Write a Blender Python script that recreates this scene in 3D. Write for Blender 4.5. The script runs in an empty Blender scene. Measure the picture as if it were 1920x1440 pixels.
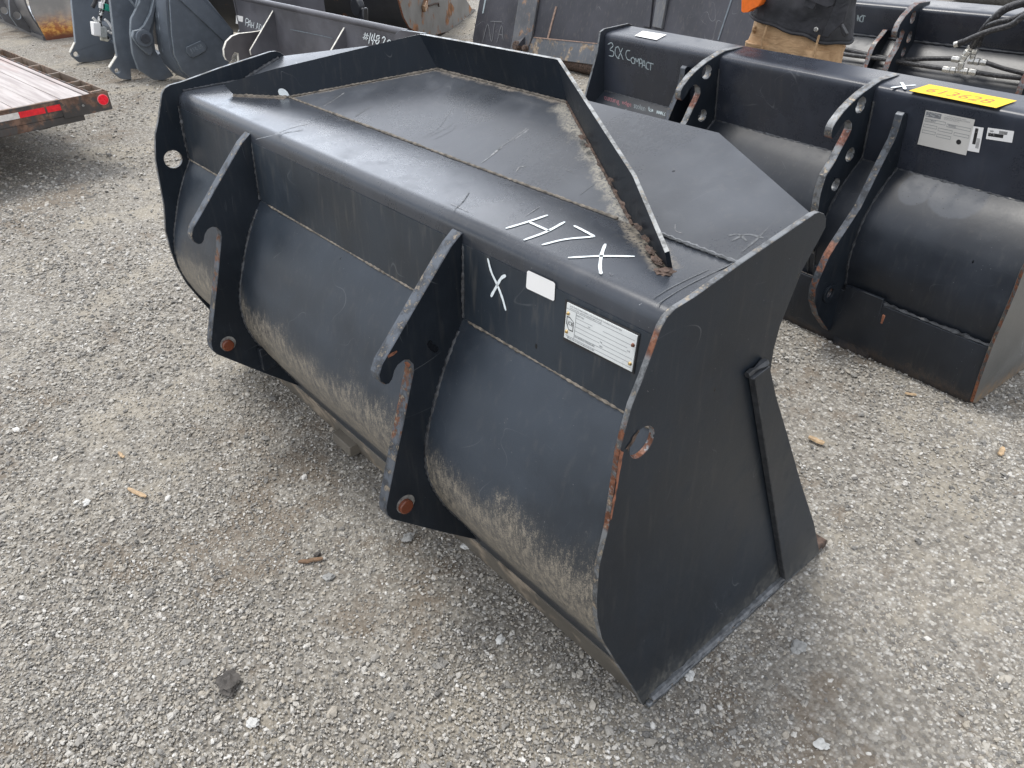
import bpy, bmesh, math, random
import numpy as np
from mathutils import Vector, Matrix, noise
from mathutils.geometry import tessellate_polygon
random.seed(4)
rng = np.random.default_rng(7)
SC = bpy.context.scene
COL = SC.collection
rad = math.radians

# ------------------------------------------------------------------ camera
FPX = 1442.2563                       # focal length in pixels of a 1920 px wide picture
CAM = np.array([0.661822, -0.933398, 1.710363])
CAM_R = [[0.65309119, 0.75680737, -0.0267302], [0.41093349, -0.38382427, -0.82692962], [-0.63608613, 0.52907611, -0.56166974]]
RC = np.array(CAM_R)
cd = bpy.data.cameras.new('camera')
cam = bpy.data.objects.new('camera', cd)
COL.objects.link(cam)
cd.sensor_width = 36
cd.lens = FPX / 1920 * 36
cd.clip_start = 0.05
cd.clip_end = 600
M = Matrix(((RC[0][0], -RC[1][0], -RC[2][0], CAM[0]), (RC[0][1], -RC[1][1], -RC[2][1], CAM[1]),
            (RC[0][2], -RC[1][2], -RC[2][2], CAM[2]), (0, 0, 0, 1)))
cam.matrix_world = M
SC.camera = cam

# ------------------------------------------------------------------ light and sky
SC.view_settings.view_transform = 'Standard'
SC.view_settings.look = 'None'
SC.view_settings.gamma = 1
SC.view_settings.use_curve_mapping = False
SC.view_settings.exposure = 0.70
SUN_DIR = Vector((-0.34, -0.06, 0.93)).normalized()
w = bpy.data.worlds.new('World')
SC.world = w
w.use_nodes = True
nt = w.node_tree
nt.nodes.clear()
out = nt.nodes.new('ShaderNodeOutputWorld')
bg = nt.nodes.new('ShaderNodeBackground')
sky = nt.nodes.new('ShaderNodeTexSky')
sky.sky_type = 'NISHITA'
sky.sun_disc = False
sky.sun_elevation = math.asin(SUN_DIR.z)
sky.sun_rotation = math.atan2(SUN_DIR.x, SUN_DIR.y)
sky.air_density = 1.2
sky.dust_density = 2.0
tc = nt.nodes.new('ShaderNodeTexCoord')
mp = nt.nodes.new('ShaderNodeMapping')
mp.inputs['Scale'].default_value = (1.0, 1.0, 2.2)
mp.inputs['Location'].default_value = (0.35, 0.1, 0.0)
n1 = nt.nodes.new('ShaderNodeTexNoise')
n1.inputs['Scale'].default_value = 1.7
n1.inputs['Detail'].default_value = 6
n1.inputs['Roughness'].default_value = 0.55
n1.inputs['Distortion'].default_value = 0.4
cr = nt.nodes.new('ShaderNodeValToRGB')
cr.color_ramp.elements[0].position = 0.40
cr.color_ramp.elements[0].color = (0, 0, 0, 1)
cr.color_ramp.elements[1].position = 0.66
cr.color_ramp.elements[1].color = (1, 1, 1, 1)
mx = nt.nodes.new('ShaderNodeMix')
mx.data_type = 'RGBA'
mx.clamp_factor = True
# thick broken cloud: grey-white against the clear sky behind it
mx.inputs['B'].default_value = (19.5, 19.6, 20.0, 1)
base = nt.nodes.new('ShaderNodeMix')
base.data_type = 'RGBA'
base.inputs['Factor'].default_value = 0.45
base.inputs['B'].default_value = (5.6, 6.2, 7.4, 1)
L = nt.links.new
L(tc.outputs['Generated'], mp.inputs['Vector'])
L(mp.outputs[0], n1.inputs['Vector'])
L(n1.outputs['Fac'], cr.inputs[0])
L(sky.outputs[0], base.inputs['A'])
L(base.outputs['Result'], mx.inputs['A'])
L(cr.outputs[0], mx.inputs['Factor'])
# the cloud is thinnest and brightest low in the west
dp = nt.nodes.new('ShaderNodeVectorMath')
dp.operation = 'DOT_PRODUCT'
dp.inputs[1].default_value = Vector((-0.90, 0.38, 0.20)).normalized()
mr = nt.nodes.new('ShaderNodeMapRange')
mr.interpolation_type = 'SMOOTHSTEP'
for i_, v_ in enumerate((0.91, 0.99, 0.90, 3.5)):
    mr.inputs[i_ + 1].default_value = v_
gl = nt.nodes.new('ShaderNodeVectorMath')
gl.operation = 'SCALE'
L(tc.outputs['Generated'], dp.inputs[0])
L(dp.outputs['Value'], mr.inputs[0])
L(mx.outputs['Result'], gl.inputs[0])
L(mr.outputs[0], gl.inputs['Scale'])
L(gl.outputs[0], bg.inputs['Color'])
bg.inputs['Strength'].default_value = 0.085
L(bg.outputs[0], out.inputs[0])
sl = bpy.data.lights.new('sun', 'SUN')
sl.energy = 1.5
sl.angle = rad(22)
sl.color = (1, 0.965, 0.91)
so = bpy.data.objects.new('sun', sl)
COL.objects.link(so)
so.rotation_euler = SUN_DIR.to_track_quat('Z', 'Y').to_euler()


# ------------------------------------------------------------------ measuring helpers (photo ray meets a real plane)
def ray(u, v):
    return RC.T @ np.array([(u - 960) / FPX, (v - 720) / FPX, 1.0])


def hit(u, v, P, n):
    r = ray(u, v)
    P = np.asarray(P, float)
    n = np.asarray(n, float)
    return CAM + r * (n @ (P - CAM)) / (n @ r)


class Frame:
    """x along a bucket, y towards its mouth, z up; o is the heel corner of the nearer end"""
    def __init__(s, o, deg=0.0):
        s.o = np.array([o[0], o[1], o[2] if len(o) > 2 else 0.0])
        a = rad(deg)
        s.a = a
        s.ex = np.array([math.cos(a), math.sin(a), 0])
        s.ey = np.array([-math.sin(a), math.cos(a), 0])

    def w(s, x, y, z):
        return s.o + s.ex * x + s.ey * y + np.array([0, 0, z])

    def l(s, P):
        d = np.asarray(P) - s.o
        return np.array([d @ s.ex, d @ s.ey, d[2]])

    def X(s, u, v, x):                   # -> (y, z) in the plane x
        return tuple(s.l(hit(u, v, s.w(x, 0, 0), s.ex))[1:])

    def Xs(s, pts, x):
        return [s.X(u, v, x) for u, v in pts]

    def Y(s, u, v, y):                   # -> local point in the plane y
        return s.l(hit(u, v, s.w(0, y, 0), s.ey))

    def Z(s, u, v, z):
        return s.l(hit(u, v, s.w(0, 0, z), (0, 0, 1)))


WF = Frame((0, 0))


# ------------------------------------------------------------------ node helpers
class N:
    def __init__(s, t, sock):
        s.t = t
        s.s = sock

    def _m(s, op, o=None, c=None, clamp=False):
        n = s.t.nodes.new('ShaderNodeMath')
        n.operation = op
        n.use_clamp = clamp
        for i, v in enumerate((s, o, c)):
            if v is None:
                continue
            if isinstance(v, N):
                s.t.links.new(v.s, n.inputs[i])
            else:
                n.inputs[i].default_value = v
        return N(s.t, n.outputs[0])

    def __add__(s, o): return s._m('ADD', o)
    def __sub__(s, o): return s._m('SUBTRACT', o)
    def __mul__(s, o): return s._m('MULTIPLY', o)
    def __truediv__(s, o): return s._m('DIVIDE', o)
    def gt(s, o): return s._m('GREATER_THAN', o)
    def lt(s, o): return s._m('LESS_THAN', o)
    def abs(s): return s._m('ABSOLUTE')
    def pow(s, o): return s._m('POWER', o)
    def max(s, o): return s._m('MAXIMUM', o)
    def min(s, o): return s._m('MINIMUM', o)
    def clamp(s): return s._m('ADD', 0.0, clamp=True)

    def map(s, a, b, c=0.0, d=1.0, smooth=True):
        n = s.t.nodes.new('ShaderNodeMapRange')
        n.interpolation_type = 'SMOOTHSTEP' if smooth else 'LINEAR'
        s.t.links.new(s.s, n.inputs[0])
        for i, v in enumerate((a, b, c, d)):
            n.inputs[i + 1].default_value = v
        return N(s.t, n.outputs[0])


class Mat:
    def __init__(s, name, rough=0.5, metal=0.0, spec=0.5):
        s.m = bpy.data.materials.new(name)
        s.m.use_nodes = True
        s.t = s.m.node_tree
        s.p = s.t.nodes['Principled BSDF']
        s.p.inputs['Roughness'].default_value = rough
        s.p.inputs['Metallic'].default_value = metal
        s.p.inputs['Specular IOR Level'].default_value = spec
        s.tc = s.t.nodes.new('ShaderNodeTexCoord')

    def co(s, scale=(1, 1, 1), rot=(0, 0, 0)):
        m = s.t.nodes.new('ShaderNodeMapping')
        m.inputs['Scale'].default_value = scale
        m.inputs['Rotation'].default_value = rot
        s.t.links.new(s.tc.outputs['Object'], m.inputs[0])
        return m.outputs[0]

    def noise(s, scale, detail=4, rough=0.55, sc=(1, 1, 1), rot=(0, 0, 0), dist=0.0):
        n = s.t.nodes.new('ShaderNodeTexNoise')
        n.inputs['Scale'].default_value = scale
        n.inputs['Detail'].default_value = detail
        n.inputs['Roughness'].default_value = rough
        n.inputs['Distortion'].default_value = dist
        s.t.links.new(s.co(sc, rot), n.inputs['Vector'])
        return N(s.t, n.outputs['Fac'])

    def voro(s, scale, feature='F1', sc=(1, 1, 1), out='Distance', rnd=1.0):
        n = s.t.nodes.new('ShaderNodeTexVoronoi')
        n.feature = feature
        n.inputs['Scale'].default_value = scale
        n.inputs['Randomness'].default_value = rnd
        s.t.links.new(s.co(sc), n.inputs['Vector'])
        return n.outputs[out] if out != 'Distance' else N(s.t, n.outputs[out])

    def xyz(s):
        n = s.t.nodes.new('ShaderNodeSeparateXYZ')
        s.t.links.new(s.tc.outputs['Object'], n.inputs[0])
        return [N(s.t, o) for o in n.outputs]

    def mix(s, f, a, b):
        n = s.t.nodes.new('ShaderNodeMix')
        n.data_type = 'RGBA'
        for k, v in (('Factor', f), ('A', a), ('B', b)):
            if isinstance(v, N):
                s.t.links.new(v.s, n.inputs[k])
            elif isinstance(v, (int, float)):
                n.inputs[k].default_value = v
            elif isinstance(v, tuple):
                n.inputs[k].default_value = (*v, 1) if len(v) == 3 else v
            else:
                s.t.links.new(v, n.inputs[k])
        return n.outputs['Result']

    def col(s, c):
        if isinstance(c, tuple):
            s.p.inputs['Base Color'].default_value = (*c, 1)
        else:
            s.t.links.new(c, s.p.inputs['Base Color'])

    def rgh(s, r):
        s.t.links.new(r.s, s.p.inputs['Roughness'])

    def bump(s, h, strength=0.3, dist=0.002):
        b = s.t.nodes.new('ShaderNodeBump')
        b.inputs['Strength'].default_value = strength
        b.inputs['Distance'].default_value = dist
        s.t.links.new(h.s, b.inputs['Height'])
        s.t.links.new(b.outputs[0], s.p.inputs['Normal'])


def steel(name, base=(.022, .027, .035), r=(.30, .48), dust=None, dcol=(.30, .265, .21), lines=(), specks=.45,
          scratch=.2, spots=True, rust=None, streak=0.0, wave=.5, spec=.5, patches=()):
    """painted steel plate: slightly wavy, scratched, flecked; dust/rust are stains fixed to the plate"""
    k = Mat(name, spec=spec)
    big = k.noise(2.2, 3)
    mid = k.noise(14, 4)
    fine = k.noise(160, 2)
    c = k.mix(big.map(.35, .68), tuple(v * .82 for v in base), tuple(v * 1.35 for v in base))
    c = k.mix((mid.map(.42, .80) * .22), c, tuple(v * 1.8 + .004 for v in base))
    rg = big.map(.3, .7, r[0], r[1]) + (fine - .5) * .10 + mid.map(.5, .8, 0, .10)
    # fine vertical run marks in the paint
    run = k.noise(55, 3, sc=(1, 1, .12))
    c = k.mix(run.map(.52, .74) * (.045 + streak), c, (.22, .20, .17))
    # contour-like scratches
    if scratch:
        s1 = k.noise(3.1, 2, .4, sc=(1, 2.6, 1.3), rot=(.4, .7, .5), dist=.5)
        s2 = k.noise(7.0, 1, .3, sc=(1, .35, .8), rot=(1.0, .2, -.7))
        m1 = (s1 - .5).abs().map(.0, .0022, 1, 0) * k.noise(5, 2).map(.56, .66)
        m2 = (s2 - .52).abs().map(.0, .0035, 1, 0) * k.noise(3.3, 3).map(.57, .68)
        c = k.mix((m1 + m2).clamp() * scratch, c, (.30, .31, .32))
    if specks:
        v = k.voro(75)
        m = v.map(.03, .10, 1, 0) * k.noise(20, 3).map(.50, .68)
        c = k.mix(m * specks, c, (.42, .42, .42))
    if spots:
        v = k.voro(13, sc=(1, 1, .55))
        m = v.map(.035, .055, 1, 0) * k.noise(4.3, 2).map(.52, .58)
        c = k.mix(m * .9, c, (.004, .005, .007))
        rg = rg - m * .2
    X, Y, Z = k.xyz()
    if dust:
        z0, z1, z2, z3, amt = dust          # fades in z0..z1 (top) and out z2..z3 (bottom)
        wob = (k.noise(4, 3) - .5) * .22
        zz = Z + wob
        band = zz.map(z1, z0, 1, 0) * (zz.map(z3, z2) if z2 is not None else N(k.t, k.noise(1).s).map(-1, 0))
        st = k.noise(80, 6, .85, sc=(1, .6, .34)) * .56 + k.noise(330, 3, .8) * .44
        m = (st + band * .20 - .20).map(.42, .60) * band.pow(.6)
        c = k.mix(m * amt, c, dcol)
        c = k.mix(band.pow(2.5) * .12 * amt, c, dcol)
        rg = rg + m * .35
    for (ax, ay, bx, by, wd, amt, lc) in lines:
        dx, dy = bx - ax, by - ay
        ln = math.hypot(dx, dy)
        t_ = ((X - ax) * (dx / ln ** 2) + (Y - ay) * (dy / ln ** 2))
        d_ = ((X - ax) * (dy / ln) - (Y - ay) * (dx / ln)).abs()
        gate = t_.map(-.02, .0) * t_.map(1.0, 1.02, 1, 0)
        q = d_ / wd + (k.noise(28, 5, .7) - .5) * 1.8 + (k.noise(7, 2) - .5) * 1.4
        m = q.map(.25, 1.1, 1, 0) * gate * k.noise(150, 5, .8).map(.36, .56)
        c = k.mix(m * amt, c, lc)
        rg = rg + m * .3
    for (px_, pz_, rx_, rz_) in patches:
        q = ((X - px_) / rx_).pow(2.0) + ((Z - pz_) / rz_).pow(2.0) + (k.noise(9, 3) - .5) * .9
        m = q.map(.75, 1.05, 1, 0)
        c = k.mix(m * .8, c, tuple(v * 2.0 + .02 for v in base))
        rg = rg + m * .06
        dr = k.voro(62).map(.10, .17, 1, 0) * k.noise(14, 2).map(.42, .5) * m
        c = k.mix(dr * .9, c, (.006, .007, .009))
    if rust:
        rs, th, rc = rust
        m = k.noise(rs, 6, .65).map(th, th + .08)
        c = k.mix(m, c, k.mix(k.noise(rs * 3, 4).map(.35, .65), rc, tuple(v * .45 for v in rc)))
        rg = rg + m * .35
    k.col(c)
    k.rgh(rg.clamp())
    k.bump(k.noise(420, 2) * .25 + k.noise(5, 2) * 2.2 * wave + k.noise(38, 3) * .25, .35, .0018)
    return k.m


def plain(name, c, rough=.6, metal=0, var=.25, sc=30, bump=.2, spec=.5, bd=.001):
    k = Mat(name, rough, metal, spec)
    n = k.noise(sc, 5)
    k.col(k.mix(n.map(.3, .7), tuple(v * (1 - var) for v in c), tuple(min(1, v * (1 + var)) for v in c)))
    k.rgh(k.noise(sc * .6, 3).map(.3, .7, rough - .08, min(1, rough + .1)))
    k.bump(k.noise(sc * 4, 3), bump, bd)
    return k.m


RUST = (.22, .085, .045)


def edge_mat(name, zb, base=(.17, .18, .19), tan=.35, rc=RUST, axis=2):
    """worn plate edge: pale base with chips of rust in the given height bands"""
    k = Mat(name, .42, .25)
    X, Y, Z = k.xyz()
    c = k.mix(k.noise(30, 5, .7).map(.42, .6), base, tuple(v * .35 for v in base))  # paler base also stands in for sky caught on plate edges
    c = k.mix(k.noise(60, 4, .7).map(.55, .66) * tan, c, (.40, .33, .24))
    for (a, b, amt) in zb:
        z = (X, Y, Z)[axis]
        g = z.map(a, a + .015) * z.map(b - .015, b, 1, 0)
        m = (g * k.noise(45, 5, .7).map(.5 - amt * .45, .58 - amt * .45)).clamp()
        c = k.mix(m, c, k.mix(k.noise(90, 3).map(.4, .6), rc, tuple(v * .5 for v in rc)))
    k.col(c)
    k.rgh(k.noise(25, 4).map(.3, .7, .34, .62))
    k.bump(k.noise(150, 4), .3, .001)
    return k.m


# ------------------------------------------------------------------ mesh helpers
def thing(name, label, cat, loc, rotz=0.0, group=None):
    o = bpy.data.objects.new(name, None)
    o.empty_display_size = .1
    o.location = loc
    o.rotation_euler = (0, 0, rotz)
    o['label'] = label
    o['category'] = cat
    if group:
        o['group'] = group
    COL.objects.link(o)
    o['_m'] = 0
    del o['_m']
    return o


def world_of(root):
    if root is None:
        return Matrix.Identity(4)
    m = Matrix.LocRotScale(root.location, root.rotation_euler, root.scale)
    return world_of(root.parent) @ m if root.parent else m


def mesh(name, V, F, mats, root=None, fm=None, smooth=30, bevel=0, label=None, bseg=1):
    me = bpy.data.meshes.new(name)
    inv = world_of(root).inverted()
    me.from_pydata([tuple(inv @ Vector([float(c) for c in v])) for v in V], [], [tuple(int(i) for i in f) for f in F])
    mats = mats if isinstance(mats, (list, tuple)) else [mats]
    for m in mats:
        me.materials.append(m)
    if fm is not None:
        me.polygons.foreach_set('material_index', fm)
    me.validate()
    if smooth:
        me.polygons.foreach_set('use_smooth', [True] * len(me.polygons))
        me.set_sharp_from_angle(angle=rad(smooth))
    o = bpy.data.objects.new(name, me)
    COL.objects.link(o)
    o.parent = root
    if bevel:
        b = o.modifiers.new('bevel', 'BEVEL')
        b.width = bevel
        b.segments = bseg
        b.limit_method = 'ANGLE'
        b.angle_limit = rad(35)
        b.material = -1
    if label:
        o['label'] = label
    return o


def area2(p):
    return sum(p[i][0] * p[(i + 1) % len(p)][1] - p[(i + 1) % len(p)][0] * p[i][1] for i in range(len(p))) / 2


def plate(name, root, fr, pts, x0, x1, mat, edge=None, holes=(), bevel=.0012, label=None, axis='x', fdark=None):
    """outline pts in (y,z) of the frame, extruded from x0 to x1"""
    pts = [tuple(p) for p in pts]
    if area2(pts) < 0:
        pts = pts[::-1]
    loops = [pts] + [list(h) for h in holes]
    loops = [loops[0]] + [h if area2(h) < 0 else h[::-1] for h in loops[1:]]
    flat = [p for l in loops for p in l]
    tr = tessellate_polygon([[Vector((p[0], p[1], 0)) for p in l] for l in loops])
    n = len(flat)

    def P(x, a, b):
        if axis == 'x':
            return fr.w(x, a, b)
        if axis == 'y':
            return fr.w(a, x, b)
        return fr.w(a, b, x)
    V = [P(x0, *p) for p in flat] + [P(x1, *p) for p in flat]
    F = []
    fm = []
    for t in tr:
        a = area2([flat[i] for i in t])
        t = t if a > 0 else t[::-1]
        if abs(a) < 1e-12:
            continue
        F.append(tuple(i + n for i in t))
        F.append(tuple(t[::-1]))
        fm += [0, 0]
    k = 0
    for l in loops:
        for i in range(len(l)):
            j = (i + 1) % len(l)
            F.append((k + i, k + j, k + j + n, k + i + n))
            fm.append(1 if edge else 0)
        k += len(l)
    if axis == 'y' or x1 < x0:
        pass
    o = mesh(name, V, F, [mat] + ([edge] if edge else []), root, fm, 30, bevel, label)
    bm = bmesh.new()
    bm.from_mesh(o.data)
    bmesh.ops.recalc_face_normals(bm, faces=bm.faces)
    bm.to_mesh(o.data)
    bm.free()
    return o


def circ(c, r, n=28, a0=0, a1=360):
    full = abs(a1 - a0) >= 360
    m = n if full else n + 1
    return [(c[0] + r * math.cos(rad(a0 + (a1 - a0) * i / n)), c[1] + r * math.sin(rad(a0 + (a1 - a0) * i / n))) for i in range(m)]


def smooth_line(pts, n=6, closed=False):
    """Catmull-Rom through the points"""
    P = [np.array(p, float) for p in pts]
    res = []
    m = len(P)
    rngi = range(m) if closed else range(m - 1)
    for i in rngi:
        p1, p2 = P[i], P[(i + 1) % m]
        p0 = P[i - 1] if (i > 0 or closed) else 2 * p1 - p2
        p3 = P[(i + 2) % m] if (i + 2 < m or closed) else 2 * p2 - p1
        for k in range(n):
            t = k / n
            res.append(.5 * ((2 * p1) + (-p0 + p2) * t + (2 * p0 - 5 * p1 + 4 * p2 - p3) * t * t + (-p0 + 3 * p1 - 3 * p2 + p3) * t ** 3))
    if not closed:
        res.append(P[-1])
    return [tuple(p) for p in res]


def fillet(pts, radii, n=5):
    """round the corners of a closed outline"""
    out = []
    m = len(pts)
    for i in range(m):
        r = radii[i] if isinstance(radii, (list, tuple)) else radii
        b = np.array(pts[i], float)
        a = np.array(pts[i - 1], float)
        c = np.array(pts[(i + 1) % m], float)
        if not r:
            out.append(tuple(b))
            continue
        u = (a - b) / np.linalg.norm(a - b)
        v = (c - b) / np.linalg.norm(c - b)
        r = min(r, .49 * np.linalg.norm(a - b), .49 * np.linalg.norm(c - b))
        p, q = b + u * r, b + v * r
        for k in range(n + 1):
            t = k / n
            out.append(tuple((1 - t) ** 2 * p + 2 * t * (1 - t) * b + t * t * q))
    return out


def shell(name, root, fr, prof, x0, x1, th, mat, nx=1, bevel=0, label=None, edge=None):
    """sheet following the (y,z) profile; th is the thickness towards the profile's left side"""
    P = [np.array(p, float) for p in prof]
    off = []
    for i, p in enumerate(P):
        t = (P[min(i + 1, len(P) - 1)] - P[max(i - 1, 0)])
        t /= np.linalg.norm(t)
        off.append(p + np.array([-t[1], t[0]]) * th)
    loop = P + off[::-1]
    m = len(loop)
    V = []
    for k in range(nx + 1):
        x = x0 + (x1 - x0) * k / nx
        V += [fr.w(x, *p) for p in loop]
    F = []
    for k in range(nx):
        for i in range(m):
            j = (i + 1) % m
            F.append((k * m + i, k * m + j, (k + 1) * m + j, (k + 1) * m + i))
    q = len(P)
    for i in range(q - 1):
        F.append((i, i + 1, m - 2 - i, m - 1 - i))
        b = nx * m
        F.append((b + i, b + m - 1 - i, b + m - 2 - i, b + i + 1))
    o = mesh(name, V, F, [mat], root, None, 32, bevel, label)
    bm = bmesh.new()
    bm.from_mesh(o.data)
    bmesh.ops.recalc_face_normals(bm, faces=bm.faces)
    bm.to_mesh(o.data)
    bm.free()
    return o


def tube(name, root, pts, r, mat, n=8, wob=0.0, wfreq=40, flat=1.0, label=None, caps=True, up=None):
    P = [np.array(p, float) for p in pts]
    V, F = [], []
    prev = None
    for i, p in enumerate(P):
        t = P[min(i + 1, len(P) - 1)] - P[max(i - 1, 0)]
        t /= np.linalg.norm(t) + 1e-9
        if prev is None:
            ref = np.array(up) if up is not None else (np.array([0, 0, 1.]) if abs(t[2]) < .9 else np.array([1., 0, 0]))
            a = np.cross(t, ref)
        else:
            a = prev - t * (prev @ t)
        a /= np.linalg.norm(a)
        prev = a
        b = np.cross(t, a)
        rr = r[i] if isinstance(r, (list, tuple)) else r
        for k in range(n):
            th = 2 * math.pi * k / n
            q = rr
            if wob:
                q = rr * (1 + wob * noise.noise(Vector(p * wfreq) + Vector((k * .7, 0, 3))))
            V.append(p + a * math.cos(th) * q + b * math.sin(th) * q * flat)
    for i in range(len(P) - 1):
        for k in range(n):
            F.append((i * n + k, i * n + (k + 1) % n, (i + 1) * n + (k + 1) % n, (i + 1) * n + k))
    if caps:
        F.append(tuple(range(n))[::-1])
        F.append(tuple(range((len(P) - 1) * n, len(P) * n)))
    return mesh(name, V, F, mat, root, None, 50, label=label)


def seg(a, b, n):
    a, b = np.array(a, float), np.array(b, float)
    return [a + (b - a) * i / n for i in range(n + 1)]


def bead(name, root, pts, r, mat, step=.006):
    """rippled weld bead along world points"""
    P = [np.array(p, float) for p in pts]
    Q = []
    for a, b in zip(P[:-1], P[1:]):
        n = max(1, int(np.linalg.norm(b - a) / step))
        Q += [a + (b - a) * i / n for i in range(n)]
    Q.append(P[-1])
    rr = [r * (1 + .28 * math.sin(i * 1.9) + .5 * noise.noise(Vector(q * 25))) for i, q in enumerate(Q)]
    return tube(name, root, Q, rr, mat, 6, .25, 120)


def box(name, root, c, ax, ay, az, mat, bevel=.002, label=None):
    """box from a centre and three half-axis world vectors"""
    c, ax, ay, az = (np.array(v, float) for v in (c, ax, ay, az))
    V = [c + sx * ax + sy * ay + sz * az for sz in (-1, 1) for sy in (-1, 1) for sx in (-1, 1)]
    F = [(0, 2, 3, 1), (4, 5, 7, 6), (0, 1, 5, 4), (2, 6, 7, 3), (0, 4, 6, 2), (1, 3, 7, 5)]
    if np.dot(np.cross(ax, ay), az) < 0:
        F = [f[::-1] for f in F]
    return mesh(name, V, F, mat, root, None, 30, bevel, label)


def fbox(name, root, fr, x0, x1, y0, y1, z0, z1, mat, bevel=.002, label=None):
    c = fr.w((x0 + x1) / 2, (y0 + y1) / 2, (z0 + z1) / 2)
    return box(name, root, c, fr.ex * abs(x1 - x0) / 2, fr.ey * abs(y1 - y0) / 2, (0, 0, abs(z1 - z0) / 2), mat, bevel, label)


def cyl(name, root, a, b, r, mat, n=24, r2=None, bevel=0, label=None):
    a, b = np.array(a, float), np.array(b, float)
    o = tube(name, root, [a, b], [r, r if r2 is None else r2], mat, n, label=label)
    o.data.set_sharp_from_angle(angle=rad(40))
    if bevel:
        m = o.modifiers.new('bevel', 'BEVEL')
        m.width = bevel
        m.segments = 2
        m.limit_method = 'ANGLE'
    return o


class Surf:
    """maps photo strokes onto a real plane (point + normal) with a small stand-off"""
    def __init__(s, P, n, off=.0012):
        s.P = np.array(P, float)
        s.n = np.array(n, float) / np.linalg.norm(n)
        if s.n @ (CAM - s.P) < 0:
            s.n = -s.n
        s.off = off

    def pt(s, u, v):
        return hit(u, v, s.P, s.n) + s.n * s.off

    def strokes(s, name, root, strokes, wpx, mat, label=None, n=5, rag=.12):
        V, F = [], []
        for st in strokes:
            pts = smooth_line([s.pt(u, v) for u, v in st], n) if len(st) > 2 else seg(s.pt(*st[0]), s.pt(*st[1]), 10)
            pts = [np.array(p) for p in pts]
            b = len(V)
            for i, p in enumerate(pts):
                t = pts[min(i + 1, len(pts) - 1)] - pts[max(i - 1, 0)]
                t /= np.linalg.norm(t) + 1e-9
                sd = np.cross(s.n, t)
                d = np.linalg.norm(p - CAM)
                w_ = wpx * d / FPX / 2 * (1 + rag * (random.random() - .5) * 2)
                if i in (0, len(pts) - 1):
                    w_ *= .55
                V += [p - sd * w_, p + sd * w_]
                if i:
                    k = b + 2 * i
                    F.append((k - 2, k, k + 1, k - 1))
        return mesh(name, V, F, mat, root, None, 0, label=label)

    def quad(s, name, root, cs, mat, th=.0008, off=.0, label=None):
        Q = [hit(u, v, s.P, s.n) for u, v in cs]
        V = [q + s.n * (.0004 + off) for q in Q] + [q + s.n * (.0004 + off + th) for q in Q]
        F = [(0, 1, 2, 3), (7, 6, 5, 4)] + [(i, i + 4, (i + 1) % 4 + 4, (i + 1) % 4) for i in range(4)]
        o = mesh(name, V, F, mat, root, None, 0, label=label)
        bm = bmesh.new()
        bm.from_mesh(o.data)
        bmesh.ops.recalc_face_normals(bm, faces=bm.faces)
        bm.to_mesh(o.data)
        bm.free()
        return o, [q + s.n * (.0004 + off + th + .0005) for q in Q]


def bil(Q, a, b):
    """Q: top-left, top-right, bottom-right, bottom-left"""
    return (Q[0] * (1 - a) + Q[1] * a) * (1 - b) + (Q[3] * (1 - a) + Q[2] * a) * b


def rects(name, root, Q, rs, mat, label=None):
    V, F = [], []
    for (a0, b0, a1, b1) in rs:
        k = len(V)
        V += [bil(Q, a0, b0), bil(Q, a1, b0), bil(Q, a1, b1), bil(Q, a0, b1)]
        F.append((k, k + 3, k + 2, k + 1))
    return mesh(name, V, F, mat, root, None, 0, label=label)


def frame_rects(a0, b0, a1, b1, t, ta=None):
    ta = ta or t
    return [(a0, b0, a1, b0 + t), (a0, b1 - t, a1, b1), (a0, b0, a0 + ta, b1), (a1 - ta, b0, a1, b1)]


def text(name, root, Q, s, a0, b0, a1, b1, mat, bold=0.0, label=None, rot=False):
    """lettering s stretched into the sub-rectangle a0..a1, b0..b1 (b down) of quad Q"""
    cu = bpy.data.curves.new('text', 'FONT')
    cu.body = s
    cu.size = 1
    cu.offset = bold
    cu.resolution_u = 2
    tmp = bpy.data.objects.new('text', cu)
    COL.objects.link(tmp)
    dg = bpy.context.evaluated_depsgraph_get()
    me = bpy.data.meshes.new_from_object(tmp.evaluated_get(dg))
    bpy.data.objects.remove(tmp)
    V = [v.co.copy() for v in me.vertices]
    F = [tuple(p.vertices) for p in me.polygons]
    bpy.data.meshes.remove(me)
    if not V:
        return None
    x0, x1 = min(v.x for v in V), max(v.x for v in V)
    y0, y1 = min(v.y for v in V), max(v.y for v in V)
    W_ = []
    for v in V:
        fx, fy = (v.x - x0) / (x1 - x0), 1 - (v.y - y0) / (y1 - y0)
        if rot:
            fx, fy = fy, fx
            fx = 1 - fx
        W_.append(bil(Q, a0 + (a1 - a0) * fx, b0 + (b1 - b0) * fy))
    return mesh(name, W_, F, mat, root, None, 0, label=label)


# ------------------------------------------------------------------ materials
m_shell = steel('black_paint_shell', spec=.42, base=(.022, .029, .039), dust=(.68, .50, .30, .06, 1.0), r=(.32, .46))
m_black = steel('black_paint', r=(.30, .46), dust=(.40, .0, None, None, .25))
m_top = steel('black_paint_top', base=(.030, .035, .044), r=(.20, .33), specks=.6,
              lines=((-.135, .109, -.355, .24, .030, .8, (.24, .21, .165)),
                     (-1.99, .095, -1.83, .205, .018, .6, (.26, .20, .14))))
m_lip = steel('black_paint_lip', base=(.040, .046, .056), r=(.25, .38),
              lines=((-.31, .215, -.83, .515, .036, .85, (.30, .28, .235)),
                     (-.826, .52, -1.395, .518, .016, .75, (.34, .29, .23)),
                     (-1.395, .518, -1.83, .215, .012, .5, (.34, .29, .23))))
m_guard = steel('black_paint_guard', spec=.22, base=(.007, .011, .017), r=(.42, .55), spots=True, specks=.3)
m_rear = steel('black_paint_rear', spec=.4, base=(.021, .028, .037), r=(.30, .44), streak=.10)
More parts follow.
